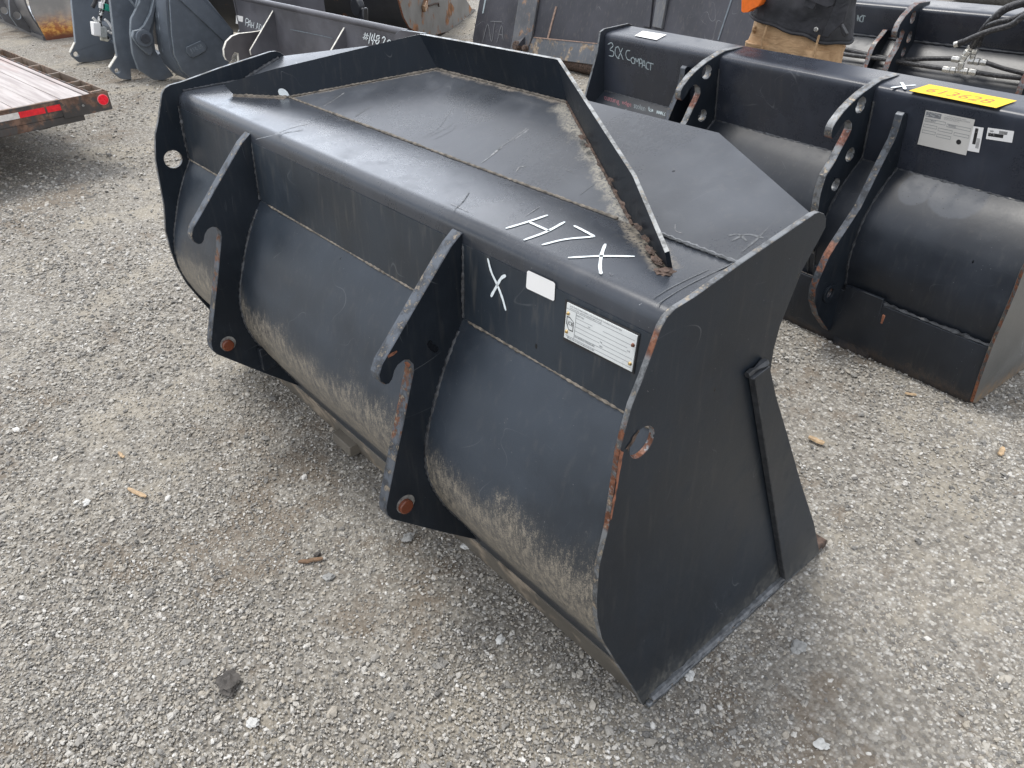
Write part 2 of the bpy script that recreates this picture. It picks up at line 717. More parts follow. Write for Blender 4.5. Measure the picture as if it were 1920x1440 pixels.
m_side = steel('black_paint_side', spec=.26, base=(.013, .018, .025), r=(.32, .46), dust=(.24, .0, None, None, .5),
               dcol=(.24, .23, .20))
m_brk = steel('black_paint_bracket', spec=.28, base=(.012, .016, .022), r=(.36, .52), specks=.25, scratch=.3)
m_sole = steel('dusty_sole', base=(.125, .112, .092), r=(.5, .7), rust=(6, .50, (.30, .25, .19)), specks=.2, spots=False)
m_bead = plain('weld_bead_dusty', (.14, .122, .10), .7, 0, .55, 60, .5)
m_beadl = plain('weld_bead_grey', (.13, .137, .145), .42, 0, .4, 60, .4)
m_beadk = plain('weld_bead_black', (.04, .043, .048), .42, 0, .4, 60, .4)
m_edge = edge_mat('plate_edge', (), base=(.15, .16, .17))
m_edge_r = edge_mat('plate_edge_rusted', ((.70, .94, .12), (1.035, 1.092, .3)), tan=.6, rc=(.19, .075, .04))
m_edge_b = edge_mat('bracket_edge', ((.60, .79, .0),), base=(.085, .098, .118), tan=.45, rc=(.20, .09, .05))
m_rust = plain('orange_rust', (.20, .080, .045), .75, 0, .5, 70, .6)
m_rustb = plain('brown_rust', (.075, .050, .038), .85, 0, .6, 60, .8)
m_pin = steel('rusty_pin', base=(.15, .042, .020), r=(.16, .34), specks=0, scratch=.2, spots=False, rust=(30, .60, (.24, .10, .05)))
m_bare = plain('bare_steel', (.32, .32, .31), .45, .6, .4, 90, .4)
m_chalk = plain('white_paint_marker', (.72, .78, .80), .6, 0, .08, 200, .1)
m_chalkg = plain('faint_chalk', (.34, .40, .42), .8, 0, .35, 400, .1)
m_chalkp = plain('pink_chalk', (.34, .13, .15), .8, 0, .35, 400, .1)
m_white = plain('white_label', (.80, .80, .79), .4, 0, .03, 8, .05)
m_tin = plain('nameplate_tin', (.72, .75, .75), .33, .15, .04, 12, .05)
m_ink = plain('black_ink', (.02, .02, .022), .5, 0, .1)
m_inkg = plain('grey_ink', (.20, .21, .22), .5, 0, .2, 300)
m_brass = plain('brass_rivet', (.42, .30, .13), .4, .5, .3)
m_yel = plain('yellow_sticker', (.80, .53, .035), .75, 0, .06, 10)
m_orink = plain('orange_marker', (.42, .17, .02), .5, 0, .2, 200)


# ================================================================== ground
def ground():
    k = Mat('gravel_ground', .9, 0, .25)
    a = k.noise(1.1, 4)
    b = k.noise(9, 5, .65)
    v1 = k.voro(95, 'F1')
    v1c = k.voro(95, 'F1', out='Color')
    v2 = k.voro(38, 'F1')
    sep = k.t.nodes.new('ShaderNodeSeparateColor')
    k.t.links.new(v1c, sep.inputs[0])
    cell = N(k.t, sep.outputs[0])
    c = k.mix(cell.map(.1, .95), (.16, .15, .135), (.42, .40, .36))
    c = k.mix(cell.gt(.93) * .8, c, (.58, .57, .54))
    c = k.mix(v1.map(.28, .55) * .55, c, (.17, .15, .12))
    fine = k.noise(240, 4, .7)
    c = k.mix(fine.map(.45, .7) * .5, c, (.30, .285, .255))
    soil = (a + (b - .5) * .5)
    c = k.mix(soil.map(.50, .64) * .58, c, (.34, .305, .245))
    c = k.mix(soil.map(.36, .46, 1, 0) * .55, c, (.16, .125, .09))
    k.col(c)
    k.rgh(fine.map(.3, .7, .78, .98))
    k.bump((v1.map(0, .6, 1, 0) * .55 + v2.map(0, .55, 1, 0) * .5 + fine * .35 + b * .5), .9, .006)
    # fine sheet near the camera, coarse further away
    V, F = [], []
    n = 110
    R_ = 7.0
    cx, cy = -2.2, 1.2
    for j in range(n + 1):
        for i in range(n + 1):
            x, y = cx - R_ + 2 * R_ * i / n, cy - R_ + 2 * R_ * j / n
            e = min(1, 4 * min(i, n - i, j, n - j) / n)
            z = (noise.noise(Vector((x * .9, y * .9, 3))) * .008 + noise.noise(Vector((x * 4, y * 4, 1))) * .004) * e - .004
            V.append((x, y, z if e else 0))
    for j in range(n):
        for i in range(n):
            q = j * (n + 1) + i
            F.append((q, q + 1, q + n + 2, q + n + 1))
    b0 = len(V)
    x0, x1, y0, y1 = cx - R_, cx + R_, cy - R_, cy + R_
    B = 250
    V += [(-B, -B, 0), (B, -B, 0), (B, B, 0), (-B, B, 0), (x0, y0, 0), (x1, y0, 0), (x1, y1, 0), (x0, y1, 0)]
    F += [(b0, b0 + 1, b0 + 5, b0 + 4), (b0 + 1, b0 + 2, b0 + 6, b0 + 5), (b0 + 2, b0 + 3, b0 + 7, b0 + 6), (b0 + 3, b0, b0 + 4, b0 + 7)]
    g = mesh('ground', V, F, k.m, None, None, 60)
    g['kind'] = 'structure'
    return g


ground()


def gravel():
    """loose stones on the yard, instanced by geometry nodes from one point mesh"""
    pts = []
    N0 = 1500000
    # uniform in picture area over the part of the yard in and around view
    u = rng.uniform(-260, 2180, N0)
    v = rng.uniform(0, 1640, N0)
    keep = rng.uniform(0, 1, N0) < .160
    u, v = u[keep], v[keep]
    d = np.stack([(u - 960) / FPX, (v - 720) / FPX, np.ones_like(u)], 1) @ RC
    ok = d[:, 2] < -.10
    d = d[ok]
    t = -CAM[2] / d[:, 2]
    P = CAM + d * t[:, None]
    dist = np.linalg.norm(P - CAM, axis=1)
    # skip what the big bucket hides completely
    hid = (P[:, 0] > -2.1) & (P[:, 0] < -.1) & (P[:, 1] > .12) & (P[:, 1] < .7)
    dens = np.array([.5 + .9 * noise.noise(Vector((x * 1.3, y * 1.3, 7))) + .35 * noise.noise(Vector((x * 6, y * 6, 2))) for x, y in P[:, :2]])
    ok = (~hid) & (dist < 12) & (rng.uniform(0, 1, len(P)) < np.clip(dens + .30, .14, 1))
    P, dist = P[ok], dist[ok]
    n = len(P)
    size = .0024 * np.exp(rng.normal(0, .44, n)) * np.clip(dist / 2.6, 1, 2.3)
    size = np.clip(size, .0016, .014)
    big = rng.uniform(0, 1, n) < .0025
    size[big] *= 1.9
    P[:, 2] = size * .12 - .002
    me = bpy.data.meshes.new('gravel')
    me.from_pydata(P.tolist(), [], [])
    a = me.attributes.new('size', 'FLOAT', 'POINT')
    a.data.foreach_set('value', size.astype(np.float32))
    a = me.attributes.new('tone', 'FLOAT', 'POINT')
    a.data.foreach_set('value', rng.uniform(0, 1, n).astype(np.float32))
    o = bpy.data.objects.new('gravel', me)
    COL.objects.link(o)
    o['kind'] = 'stuff'
    o['label'] = 'loose crushed grey and tan gravel covering the yard'
    o['category'] = 'gravel'
    k = Mat('gravel_stone', .8, 0, .35)
    at = k.t.nodes.new('ShaderNodeAttribute')
    at.attribute_type = 'INSTANCER'
    at.attribute_name = 'tone'
    tn = N(k.t, at.outputs['Fac'])
    rp = k.t.nodes.new('ShaderNodeValToRGB')
    k.t.links.new(at.outputs['Fac'], rp.inputs[0])
    e = rp.color_ramp.elements
    e[0].color = (.105, .105, .105, 1)
    e[1].color = (.66, .65, .62, 1)
    for pos, c in ((.15, (.18, .178, .172)), (.36, (.29, .28, .26)), (.58, (.38, .345, .29)), (.76, (.45, .43, .39)), (.92, (.49, .475, .445))):
        q = e.new(pos)
        q.color = (*c, 1)
    c = k.mix(k.noise(6, 3).map(.4, .65) * .35, rp.outputs[0], (.35, .305, .235))
    k.col(c)
    g = bpy.data.node_groups.new('gravel_nodes', 'GeometryNodeTree')
    g.interface.new_socket('Geometry', in_out='INPUT', socket_type='NodeSocketGeometry')
    g.interface.new_socket('Geometry', in_out='OUTPUT', socket_type='NodeSocketGeometry')
    nd, lk = g.nodes, g.links.new
    gi, go = nd.new('NodeGroupInput'), nd.new('NodeGroupOutput')
    m2p = nd.new('GeometryNodeMeshToPoints')
    iop = nd.new('GeometryNodeInstanceOnPoints')
    lk(gi.outputs[0], m2p.inputs[0])
    lk(m2p.outputs[0], iop.inputs['Points'])
    jn = nd.new('GeometryNodeGeometryToInstance')
    for s in range(5):
        ic = nd.new('GeometryNodeMeshIcoSphere')
        ic.inputs['Radius'].default_value = 1
        ic.inputs['Subdivisions'].default_value = 2 if s < 3 else 1
        sp = nd.new('GeometryNodeSetPosition')
        ns = nd.new('ShaderNodeTexNoise')
        ns.noise_dimensions = '4D'
        ns.inputs['W'].default_value = s * 3.7
        ns.inputs['Scale'].default_value = .9
        ns.inputs['Detail'].default_value = 1.5
        sub = nd.new('ShaderNodeVectorMath')
        sub.operation = 'SUBTRACT'
        sub.inputs[1].default_value = (.5, .5, .5)
        sc_ = nd.new('ShaderNodeVectorMath')
        sc_.operation = 'SCALE'
        sc_.inputs['Scale'].default_value = 2.6
        lk(ns.outputs['Color'], sub.inputs[0])
        lk(sub.outputs[0], sc_.inputs[0])
        lk(ic.outputs['Mesh'], sp.inputs['Geometry'])
        lk(sc_.outputs[0], sp.inputs['Offset'])
        ff = nd.new('GeometryNodeTransform')
        ff.inputs['Scale'].default_value = (1.15, .9 - .05 * s, .62)
        lk(sp.outputs[0], ff.inputs['Geometry'])
        sm = nd.new('GeometryNodeSetMaterial')
        sm.inputs['Material'].default_value = k.m
        lk(ff.outputs[0], sm.inputs[0])
        ss = nd.new('GeometryNodeSetShadeSmooth')
        ss.inputs['Shade Smooth'].default_value = False
        lk(sm.outputs[0], ss.inputs[0])
        lk(ss.outputs[0], jn.inputs[0])
    lk(jn.outputs[0], iop.inputs['Instance'])
    iop.inputs['Pick Instance'].default_value = True
    rv = nd.new('FunctionNodeRandomValue')
    rv.data_type = 'FLOAT_VECTOR'
    rv.inputs[0].default_value = (-.5, -.5, 0)
    rv.inputs[1].default_value = (.5, .5, 6.283)
    lk(rv.outputs[0], iop.inputs['Rotation'])
    ri = nd.new('FunctionNodeRandomValue')
    ri.data_type = 'INT'
    ri.inputs[4].default_value = 0
    ri.inputs[5].default_value = 4
    lk(ri.outputs[2], iop.inputs['Instance Index'])
    na = nd.new('GeometryNodeInputNamedAttribute')
    na.data_type = 'FLOAT'
    na.inputs[0].default_value = 'size'
    lk(na.outputs[0], iop.inputs['Scale'])
    lk(iop.outputs[0], go.inputs[0])
    md = o.modifiers.new('gravel', 'NODES')
    md.node_group = g
    me.materials.append(k.m)
    print('gravel stones', n)


gravel()

# ================================================================== the near bucket
W = 2.2
T = .012
HOLE = (-.093, .869)
ROOT = thing('loader_bucket', 'big black loader bucket in front, marked H7X, bent spill guard welded on top',
             'bucket', (0, 0, 0))
outl = [(.369, 1.1605), (.387, 1.152), (.400, 1.138), (.404, 1.121), (.389, 1.100), (.348, 1.050), (.305, .944), (.298, .894), (.302, .838),
        (.316, .783), (.395, .641), (.528, .411), (.665, .188), (.765, .0), (.588, .0), (0, 0.0), (-.043, .107), (-.09, .215),
        (-.135, .320), (-.168, .400), (-.186, .480), (-.190, .540), (-.188, .625), (-.168, .715), (-.152, .878), (-.140, .925), (-.128, .965),
        (-.107, 1.005), (-.086, 1.052), (-.070, 1.090), (-.058, 1.103), (-.039, 1.111), (0, 1.114), (.14, 1.136), (.345, 1.162)]
for (x0, x1, lab) in ((-T, 0, None), (-W, -W + T, None)):
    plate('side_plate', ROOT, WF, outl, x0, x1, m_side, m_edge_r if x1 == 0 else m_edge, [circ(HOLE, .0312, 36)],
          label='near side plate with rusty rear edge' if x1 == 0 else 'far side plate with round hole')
# box section: rear face, rounded edge, flat top up to the seam
rc = .034
prof_box = [(-.036, .858), (-.030, .95), (-.0235, 1.085 - rc - .004)]
for i in range(1, 9):
    a = rad(180 - 90 * i / 8)
    prof_box.append((-.0225 + rc + rc * math.cos(a), 1.085 - rc + rc * math.sin(a)))
prof_box.append((.218, 1.085))
shell('top_box', ROOT, WF, prof_box[:3] + prof_box[3:], -W + T + .0005, -T - .0005, -.010, m_top)
# rear face skin of the box as its own plate, slightly darker than the top, with dirt runs
shell('rear_panel', ROOT, WF, [(-.0372, .8585), (-.0312, .95), (-.0252, 1.036)], -W + T + .0006, -T - .0006, .0012, m_rear)
# curved back
cur = smooth_line([(-.036, .856), (-.072, .803), (-.112, .731), (-.141, .662), (-.163, .606), (-.178, .540), (-.1775, .472), (-.162, .410),
                   (-.135, .344), (-.105, .288), (-.072, .225), (-.036, .150), (-.004, .050)], 4)
shell('curved_back', ROOT, WF, cur, -W + T + .0005, -T - .0005, .010, m_shell)
# sole: heavy dirty plate under the heel and floor
shell('sole_plate', ROOT, WF, [(-.0275, .112), (-.0075, .052), (.001, .008), (.006, .001), (.70, .001)], -W + T + .001, -T - .001, .012, m_sole, bevel=.001)
fbox('cutting_edge', ROOT, WF, -W - .012, .014, .66, .80, .0, .026, m_rustb)
# lip: sloping front plate, trapezoid with cut corners
LN = np.array([0, -.110, .330])
LN = LN / np.linalg.norm(LN)
lip = [(-T - .001, .218), (-T - .001, .385), (-.036, .395), (-.362, .545), (-1.845, .545), (-W + .036, .395), (-W + T + .001, .385), (-W + T + .001, .218)]


def lipz(y):
    return 1.085 + (y - .218) * .112 / .330


V = [(x, y, lipz(y)) for x, y in lip] + [(x, y, lipz(y) - .012) for x, y in lip]
n_ = len(lip)
mesh('lip_plate', V, [tuple(range(n_)), tuple(range(2 * n_ - 1, n_ - 1, -1))] + [(i, i + n_, (i + 1) % n_ + n_, (i + 1) % n_) for i in range(n_)],
     [m_lip, m_edge], ROOT, [0, 0] + [1] * n_, 30, .001)
# inner front lining so the mouth is a closed scoop
shell('floor_plate', ROOT, WF, [(.01, .035), (.70, .035)], -W + T + .001, -T - .001, -.004, m_sole)
# weld seams
bead('weld_bead', ROOT, [(-T, .217, 1.0885), (-.27, .217, 1.0885)], .0042, m_beadl)
bead('weld_bead', ROOT, [(-.36, .218, 1.0865), (-.9, .2165, 1.0865), (-1.2, .2182, 1.0865), (-1.83, .2170, 1.0865)], .0032, m_bead)
for a, b in ((-T, -.56), (-.625, -1.56), (-1.66, -W + T)):
    bead('weld_bead', ROOT, [(a, -.0372, .8565), (b, -.0372, .8565)], .0036, m_bead)
for xx in (-T - .003, -W + T + .003):
    bead('weld_bead', ROOT, [(xx, p[0] + .001, p[1]) for p in cur[:34:2]], .0038, m_beadk)
    bead('weld_bead', ROOT, [(xx, -.039, .86), (xx, -.033, .95), (xx, -.026, 1.04)], .005, m_beadk)
    bead('weld_bead', ROOT, [(xx, -.0, 1.087), (xx, .20, 1.087)], .0035, m_beadk)
    bead('weld_bead', ROOT, [(xx, .23, lipz(.23) + .001), (xx, .37, lipz(.37) + .001)], .006, m_beadk)
fbox('base_strip', ROOT, WF, .0005, .016, .004, .775, .0, .014, m_edge, .003)
bead('weld_bead', ROOT, [(.004, .02, .016), (.004, .3, .016), (.004, .592, .016)], .009, m_beadl, .02)
bead('weld_bead', ROOT, [(.003, .60, .008), (.003, .755, .008)], .007, m_beadl, .015)
# reinforcing doubler on the near side plate
dbl = fillet([(.205, .872), (.262, .878), (.314, .778), (.395, .641), (.528, .411), (.664, .188), (.752, .016), (.588, .016), (.572, .03), (.217, .864)], 0)
plate('doubler_plate', ROOT, WF, dbl, .0005, .0185, m_side, m_beadk, bevel=.002)
bead('weld_bead', ROOT, [(.006, .203, .878), (.008, .262, .884)], .007, m_beadk, .01)
# the two mounting brackets
D = .5823
TB = .034
bo = [(-.006, 1.047), (-.024, 1.060), (-.055, 1.038), (-.120, .972), (-.238, .850), (-.258, .830), (-.270, .806), (-.268, .788), (-.258, .776), (-.246, .774), (-.237, .782),
      (-.229, .800), (-.217, .812), (-.203, .816), (-.190, .810), (-.182, .797), (-.183, .778), (-.195, .745), (-.226, .655), (-.258, .568), (-.296, .462),
      (-.303, .440), (-.302, .415), (-.293, .398), (-.16, .266), (-.040, .152), (-.02, .15), (-.06, .25), (-.10, .30), (-.15, .42), (-.16, .54), (-.10, .73), (-.03, .85)]
for xr in (-D, -W + D):
    lab = 'nearer mounting bracket' if xr == -D else 'farther mounting bracket'
    b = plate('mounting_bracket', ROOT, WF, bo, xr - TB, xr, m_brk, m_edge_b, bevel=.0018, label=lab)
    cyl('pivot_pin', b, (xr - TB - .006, -.252, .418), (xr + .012, -.252, .418), .0195, m_pin, 28, bevel=.003)
    cyl('pin_seat', b, (xr - .001, -.249, .421), (xr + .0015, -.249, .421), .026, m_bare, 22)
    for s, off in ((1, .004), (-1, -TB - .004)):
        bead('weld_bead', ROOT, [(xr + off, -.038, .86), (xr + off, -.031, .95), (xr + off, -.024, 1.035)], .0045, m_beadk)
        bead('weld_bead', ROOT, [(xr + off * .7, p[0] + .001, p[1]) for p in cur[2:46:2]], .0045, m_beadk)
fbox('stop_block', ROOT, WF, -W + D + .012, -W + D + .034, -.165, -.115, .29, .375, m_brk, label='small stop block by the farther bracket')
fbox('stop_block', ROOT, WF, -1.42, -1.30, -.040, -.0, .012, .055, m_sole, label='block under the heel')
# spill guard
gb = [(-1.99, .100, 1.085), (-1.83, .216, 1.085), (-1.395, .520, lipz(.52)), (-.824, .520, lipz(.52)), (-.316, .218, 1.085), (-.134, .109, 1.085)]
gt = [(-2.03, .088, 1.118), (-1.878, .203, 1.168), (-1.445, .498, 1.284), (-1.245, .500, 1.287), (-.838, .498, 1.293), (-.330, .222, 1.185), (-.136, .098, 1.121)]
gb7 = gb[:3] + [(-1.18, .520, lipz(.52))] + gb[3:]
V, F, fm = [], [], []
G0 = [np.array(p) for p in gb7]
G1 = [np.array(p) for p in gt]
G0[0] = G0[0] + np.array([0, 0, .0])
cols = []
for i in range(6):
    for k in range(6):
        t = k / 6
        cols.append((G0[i] * (1 - t) + G0[i + 1] * t, G1[i] * (1 - t) + G1[i + 1] * t))
cols.append((G0[6], G1[6]))
# rounded ends
outw = []
for i, (a, b) in enumerate(cols):
    p, q = cols[max(i - 1, 0)][0], cols[min(i + 1, len(cols) - 1)][0]
    t = q - p
    nrm = np.cross(t, b - a)
    nrm /= np.linalg.norm(nrm)
    outw.append(-nrm if nrm[1] < 0 else nrm)
thg = .0085
for (a, b), nrm in zip(cols, outw):
    V += [a, b, b + nrm * thg, a + nrm * thg]
for i in range(len(cols) - 1):
    p, q = 4 * i, 4 * (i + 1)
    F += [(p, q, q + 1, p + 1), (p + 1, q + 1, q + 2, p + 2), (p + 2, q + 2, q + 3, p + 3), (p + 3, q + 3, q, p)]
    fm += [0, 1, 0, 0]
F += [(0, 1, 2, 3), (4 * len(cols) - 1, 4 * len(cols) - 2, 4 * len(cols) - 3, 4 * len(cols) - 4)]
fm += [0, 0]
m_edge_g = edge_mat('guard_edge', (), base=(.30, .31, .31), tan=.5)  # pale base paints in the sunlit top edge of the strip
sg = mesh('spill_guard', V, F, [m_guard, m_edge_g], ROOT, fm, 25, 0, label='bent spill guard strip')
bm = bmesh.new()
bm.from_mesh(sg.data)
bmesh.ops.recalc_face_normals(bm, faces=bm.faces)
bm.to_mesh(sg.data)
bm.free()
for i in range(5):
    a, b = G0[i] + (.0, -.002, .001), G0[i + 1] + (0, -.002, .001)
    if i in (1, 2, 3, 4):
        bead('weld_bead', ROOT, [a, b], .0034, m_bead if i != 4 else m_rustb)
bead('weld_bead', ROOT, [G0[0] + (0, -.003, .001), G0[1] + (-.0, -.003, .001)], .005, m_bead)
# crusty burnt weld at the near end of the guard
V, F = [], []


def lump(c, r, name, mat, sq=(1, 1, .5), n=2, amp=.45, f=2.0, root=ROOT, label=None, rot=0):
    bm = bmesh.new()
    bmesh.ops.create_icosphere(bm, subdivisions=n, radius=1)
    ca, sa = math.cos(rot), math.sin(rot)
    for v in bm.verts:
        d = 1 + amp * noise.noise(v.co * f + Vector(c) * 31)
        x, y, z = (v.co[i] * d * r * sq[i] for i in range(3))
        v.co = Vector((x * ca - y * sa, x * sa + y * ca, z))
    VV = [np.array(v.co) + np.array(c) for v in bm.verts]
    FF = [[v.index for v in f_.verts] for f_ in bm.faces]
    bm.free()
    return mesh(name, VV, FF, mat, root, None, 25, label=label)


ga = math.atan2(G0[6][1] - G0[4][1], G0[6][0] - G0[4][0])
for i, (t, r) in enumerate(((.27, .011), (.33, .009), (.46, .006), (.55, .008), (.61, .007), (.68, .009), (.75, .008), (.81, .010), (.86, .010), (.91, .012), (.96, .014))):
    p = G0[4] * (1 - t) + G0[6] * t
    p = p + np.array([-.004, -.010, .001]) + np.array([random.uniform(-.004, .004), random.uniform(-.006, .004), 0])
    lump(p, r, 'weld_spatter', m_rustb, (1.5, .55, .22), 3, .9, 3.4, rot=ga)
lump(G0[6] + (.002, -.012, -.001), .019, 'weld_spatter', m_rustb, (1.0, .9, .32), 3, .7, 2.5, rot=ga, label='brown burnt weld lump')
# hole near the far end of the guard, drawn as a bright white patch
SGs = Surf((G0[0] + G0[1]) / 2, np.cross(G0[1] - G0[0], (0, .0, 1)), .001)
S_top = Surf((0, 0, 1.0852), (0, 0, 1))
S_rear = Surf((0, -.0392, .8585), (0, -.1750, .0117), .001)


def oval(name, root, S, c, ax, bx, mat, n=24, a0=0, a1=360, label=None):
    pts = [S.pt(c[0] + ax[0] * math.cos(rad(t)) + bx[0] * math.sin(rad(t)), c[1] + ax[1] * math.cos(rad(t)) + bx[1] * math.sin(rad(t)))
           for t in np.linspace(a0, a1, n, endpoint=(a1 - a0) < 360)]
    return mesh(name, pts, [tuple(range(len(pts)))], mat, root, None, 0, label=label)


def scallop(S, P):
    return mesh('white_patch', [S.pt(*p) for p in P], [tuple(range(len(P)))], m_chalk, ROOT, None, 0, label='white patch at the foot of the guard')


scallop(SGs, [(521.5, 171), (523, 167), (527, 165.6), (531, 166), (535, 168), (539, 172), (542, 177), (543, 180.5), (533, 179.5), (524, 178)])
# hand written marks
S_top.strokes('painted_letter', ROOT, [[(948.5, 429), (990, 416.5), (1027, 404)], [(982, 451), (1025, 435), (1059, 416.6)], [(991, 416.6), (1010, 425), (1030, 434)]], 6.5, m_chalk, 'letter H written in white')
S_top.strokes('painted_letter', ROOT, [[(1076, 423.7), (1096, 434), (1115, 444.5)], [(1115, 444.5), (1060, 449.5), (1016, 460)]], 6.5, m_chalk, 'digit 7 written in white')
S_top.strokes('painted_letter', ROOT, [[(1065, 484), (1125, 481), (1190, 481.5)], [(1135, 458), (1128, 478), (1125, 500), (1127, 515)]], 6.5, m_chalk, 'letter X written in white')
S_rear.strokes('painted_letter', ROOT, [[(915, 484), (922, 510), (934, 536), (943, 560), (949, 582)], [(921, 556), (931, 538), (940, 522), (949, 516)]], 6.0, m_chalk, 'letter X on the rear face in white')
# plain white label with rounded corners
lbl = [(991, 507), (1040, 530), (1038, 563), (1036, 564), (988, 540), (987.5, 538)]
mesh('blank_label', [S_rear.pt(*p) for p in [(992, 507), (1038.5, 528.5), (1041.5, 532), (1040, 562), (1038, 564), (989, 541), (987, 537.5), (989, 509)]],
     [tuple(range(8))], m_white, ROOT, None, 0, label='small blank white label')
# data plate
dark = S_rear.quad('sealant', ROOT, [(1061, 561), (1201, 626), (1189, 701), (1057, 637)], m_ink, .001)[0]
dark['label'] = 'black sealant around the data plate'
npl, Q = S_rear.quad('data_plate', ROOT, [(1066, 566), (1198, 629), (1187, 696), (1060, 631)], m_tin, .0022, .0012, label='white maker data plate')


def R_(rs, m=m_inkg, nm='ruled_line'):
    return rects(nm, npl, Q, rs, m)


R_([(.0, .145, .98, .155), (.15, .30, .40, .31), (.55, .30, .98, .31), (.15, .42, .9, .43), (.15, .54, .9, .55), (.15, .66, .52, .67), (.56, .66, .98, .67),
    (.15, .78, .98, .79), (.02, .90, .98, .91), (.15, .16, .155, .90)])
text('plate_text', npl, Q, 'JCB EARTHMOVERS LTD LAKESIDE WORKS ROCESTER', .05, .035, .80, .075, m_inkg, .01)
text('plate_text', npl, Q, 'UTTOXETER UNITED KINGDOM ST14 5JP', .05, .095, .52, .135, m_inkg, .01)
text('plate_text', npl, Q, 'PART NO', .16, .20, .27, .245, m_inkg, .015)
text('plate_text', npl, Q, 'WORKING PRESSURE', .16, .80, .46, .85, m_inkg, .015)
text('plate_text', npl, Q, 'SERIAL NO & YEAR OF MANUFACTURE', .05, .925, .46, .97, m_inkg, .01)
text('plate_text', npl, Q, 'm3', .34, .355, .37, .395, m_inkg, .02)
text('plate_text', npl, Q, 'm3', .90, .475, .94, .515, m_inkg, .02)
text('plate_text', npl, Q, 'kg', .53, .60, .56, .65, m_inkg, .02)
text('plate_text', npl, Q, 'mm', .53, .72, .57, .76, m_inkg, .02)
# hexagon emblem with the maker's letters
ex0, ey0, ex1, ey1 = .018, .36, .128, .73


def hexl(t):
    return [(ex0 + t, ey0 + t * 3), (ex0 + .045, ey0 + t * 3 + .0), (ex1 - t, ey0 + .09), (ex1 - t, ey1 - t * 3), (ex0 + .045, ey1 - t * 3), (ex0 + t * 1.2, ey1 - .15)]


o6, i6 = hexl(.0), hexl(.008)
mesh('emblem', [bil(Q, *p) for p in o6 + i6], [(i, (i + 1) % 6, (i + 1) % 6 + 6, i + 6) for i in range(6)], m_ink, npl, None, 0, label='six sided maker emblem')
text('emblem', npl, Q, 'JCB', .034, .475, .118, .62, m_ink, .0)
for a, b, m in ((.035, .28, m_brass), (.035, .80, m_brass), (.965, .28, m_rust), (.965, .80, m_brass)):
    c = bil(Q, a, b)
    cyl('rivet', npl, c - S_rear.n * .001, c + S_rear.n * .003, .0042, m, 12, .0025)
# rust and scraped paint by the ear of the near side plate
def blot(name, root, x, c, poly, mat, amp=.006, off=.0012, label=None):
    pts = []
    m = len(poly)
    for i in range(m):
        a, b = np.array(poly[i]), np.array(poly[(i + 1) % m])
        for t in np.linspace(0, 1, 7)[:-1]:
            p = a + (b - a) * t
            p = p + np.array([noise.noise(Vector((p[0] * 90, p[1] * 90, 1))), noise.noise(Vector((p[0] * 90, p[1] * 90, 9)))]) * amp
            pts.append((x + off, p[0], p[1]))
    return mesh(name, pts, [tuple(range(len(pts)))], mat, root, None, 0, label=label)


blot('rust_patch', ROOT, 0, None, [(-.150, .885), (-.143, .875), (-.151, .80), (-.162, .73), (-.167, .73), (-.159, .80)], m_rust, .006)
blot('rust_patch', ROOT, 0, None, [(-.136, .880), (-.106, .905), (-.102, .900), (-.132, .868)], m_rustb, .006)

m_scr = plain('scuffed_paint', (.19, .195, .20), .5, .2, .5, 120, .3)
m_scrf = plain('faint_scuff', (.085, .092, .10), .5, 0, .3, 200, .1)
S_lip = Surf((0, .218, 1.0852), LN, .0008)
for st, w_, mt in (([(902, 306), (925, 290), (945, 272)], 1.6, m_scr), ([(935, 277), (960, 262), (975, 248)], 4.0, m_scrf), ([(958, 262), (985, 243), (1006, 221)], 1.8, m_scr),
                   ([(963, 263), (992, 242), (1014, 216)], 1.8, m_scr), ([(920, 293), (930, 284), (942, 277)], 2.5, m_scr), ([(607, 200), (628, 187), (646, 174)], 1.6, m_scr),
                   ([(604, 197), (640, 176)], 1.2, m_scrf), ([(667, 218), (684, 206), (698, 200)], 3.0, m_scrf), ([(792, 258), (825, 238), (853, 196)], .9, m_scrf),
                   ([(803, 257), (838, 240), (853, 228)], .9, m_scrf), ([(812, 262), (846, 246), (855, 235)], .9, m_scrf), ([(968, 322), (974, 314), (986, 312)], 2.6, m_scr),
                   ([(1088, 365), (1108, 350), (1122, 340)], 1.5, m_scrf), ([(1060, 318), (1076, 325)], 1.2, m_scrf), ([(1140, 230), (1175, 205)], 2.5, m_scrf),
                   ([(1372, 452), (1400, 440), (1432, 447)], 4, m_scrf), ([(1366, 442), (1385, 440), (1400, 452)], 4, m_scrf), ([(1392, 472), (1418, 450), (1440, 428)], 3, m_scrf),
                   ([(1266, 421), (1267, 433), (1280, 438)], .8, m_scr)):
    S_lip.strokes('scratch', ROOT, [st], w_, mt, rag=.5)
for st, w_, mt in (([(1232, 571), (1290, 535), (1378, 492)], 3.0, m_scrf), ([(1225, 560), (1265, 536), (1330, 505)], 1.6, m_scrf), ([(1198, 573), (1203, 570)], 1.2, m_scr),
                   ([(480, 262), (530, 250), (568, 244)], 2.4, m_scrf), ([(515, 252), (545, 240), (580, 232)], 1.4, m_scr), ([(1143, 512), (1146, 517), (1150, 514)], 1, m_scr),
                   ([(850, 395), (868, 378), (880, 360)], 1.6, m_scrf), ([(845, 382), (862, 390), (880, 398)], 1.2, m_scr), ([(986, 405), (1000, 396), (1012, 388)], 1.2, m_scr)):
    S_top.strokes('scratch', ROOT, [st], w_, mt, rag=.5)


def blob(name, root, x, pts, mat):
    q = [WF.w(x, *WF.X(u, v, x)) for u, v in pts]
    return mesh(name, q, [tuple(range(len(q)))], mat, root, None, 0)


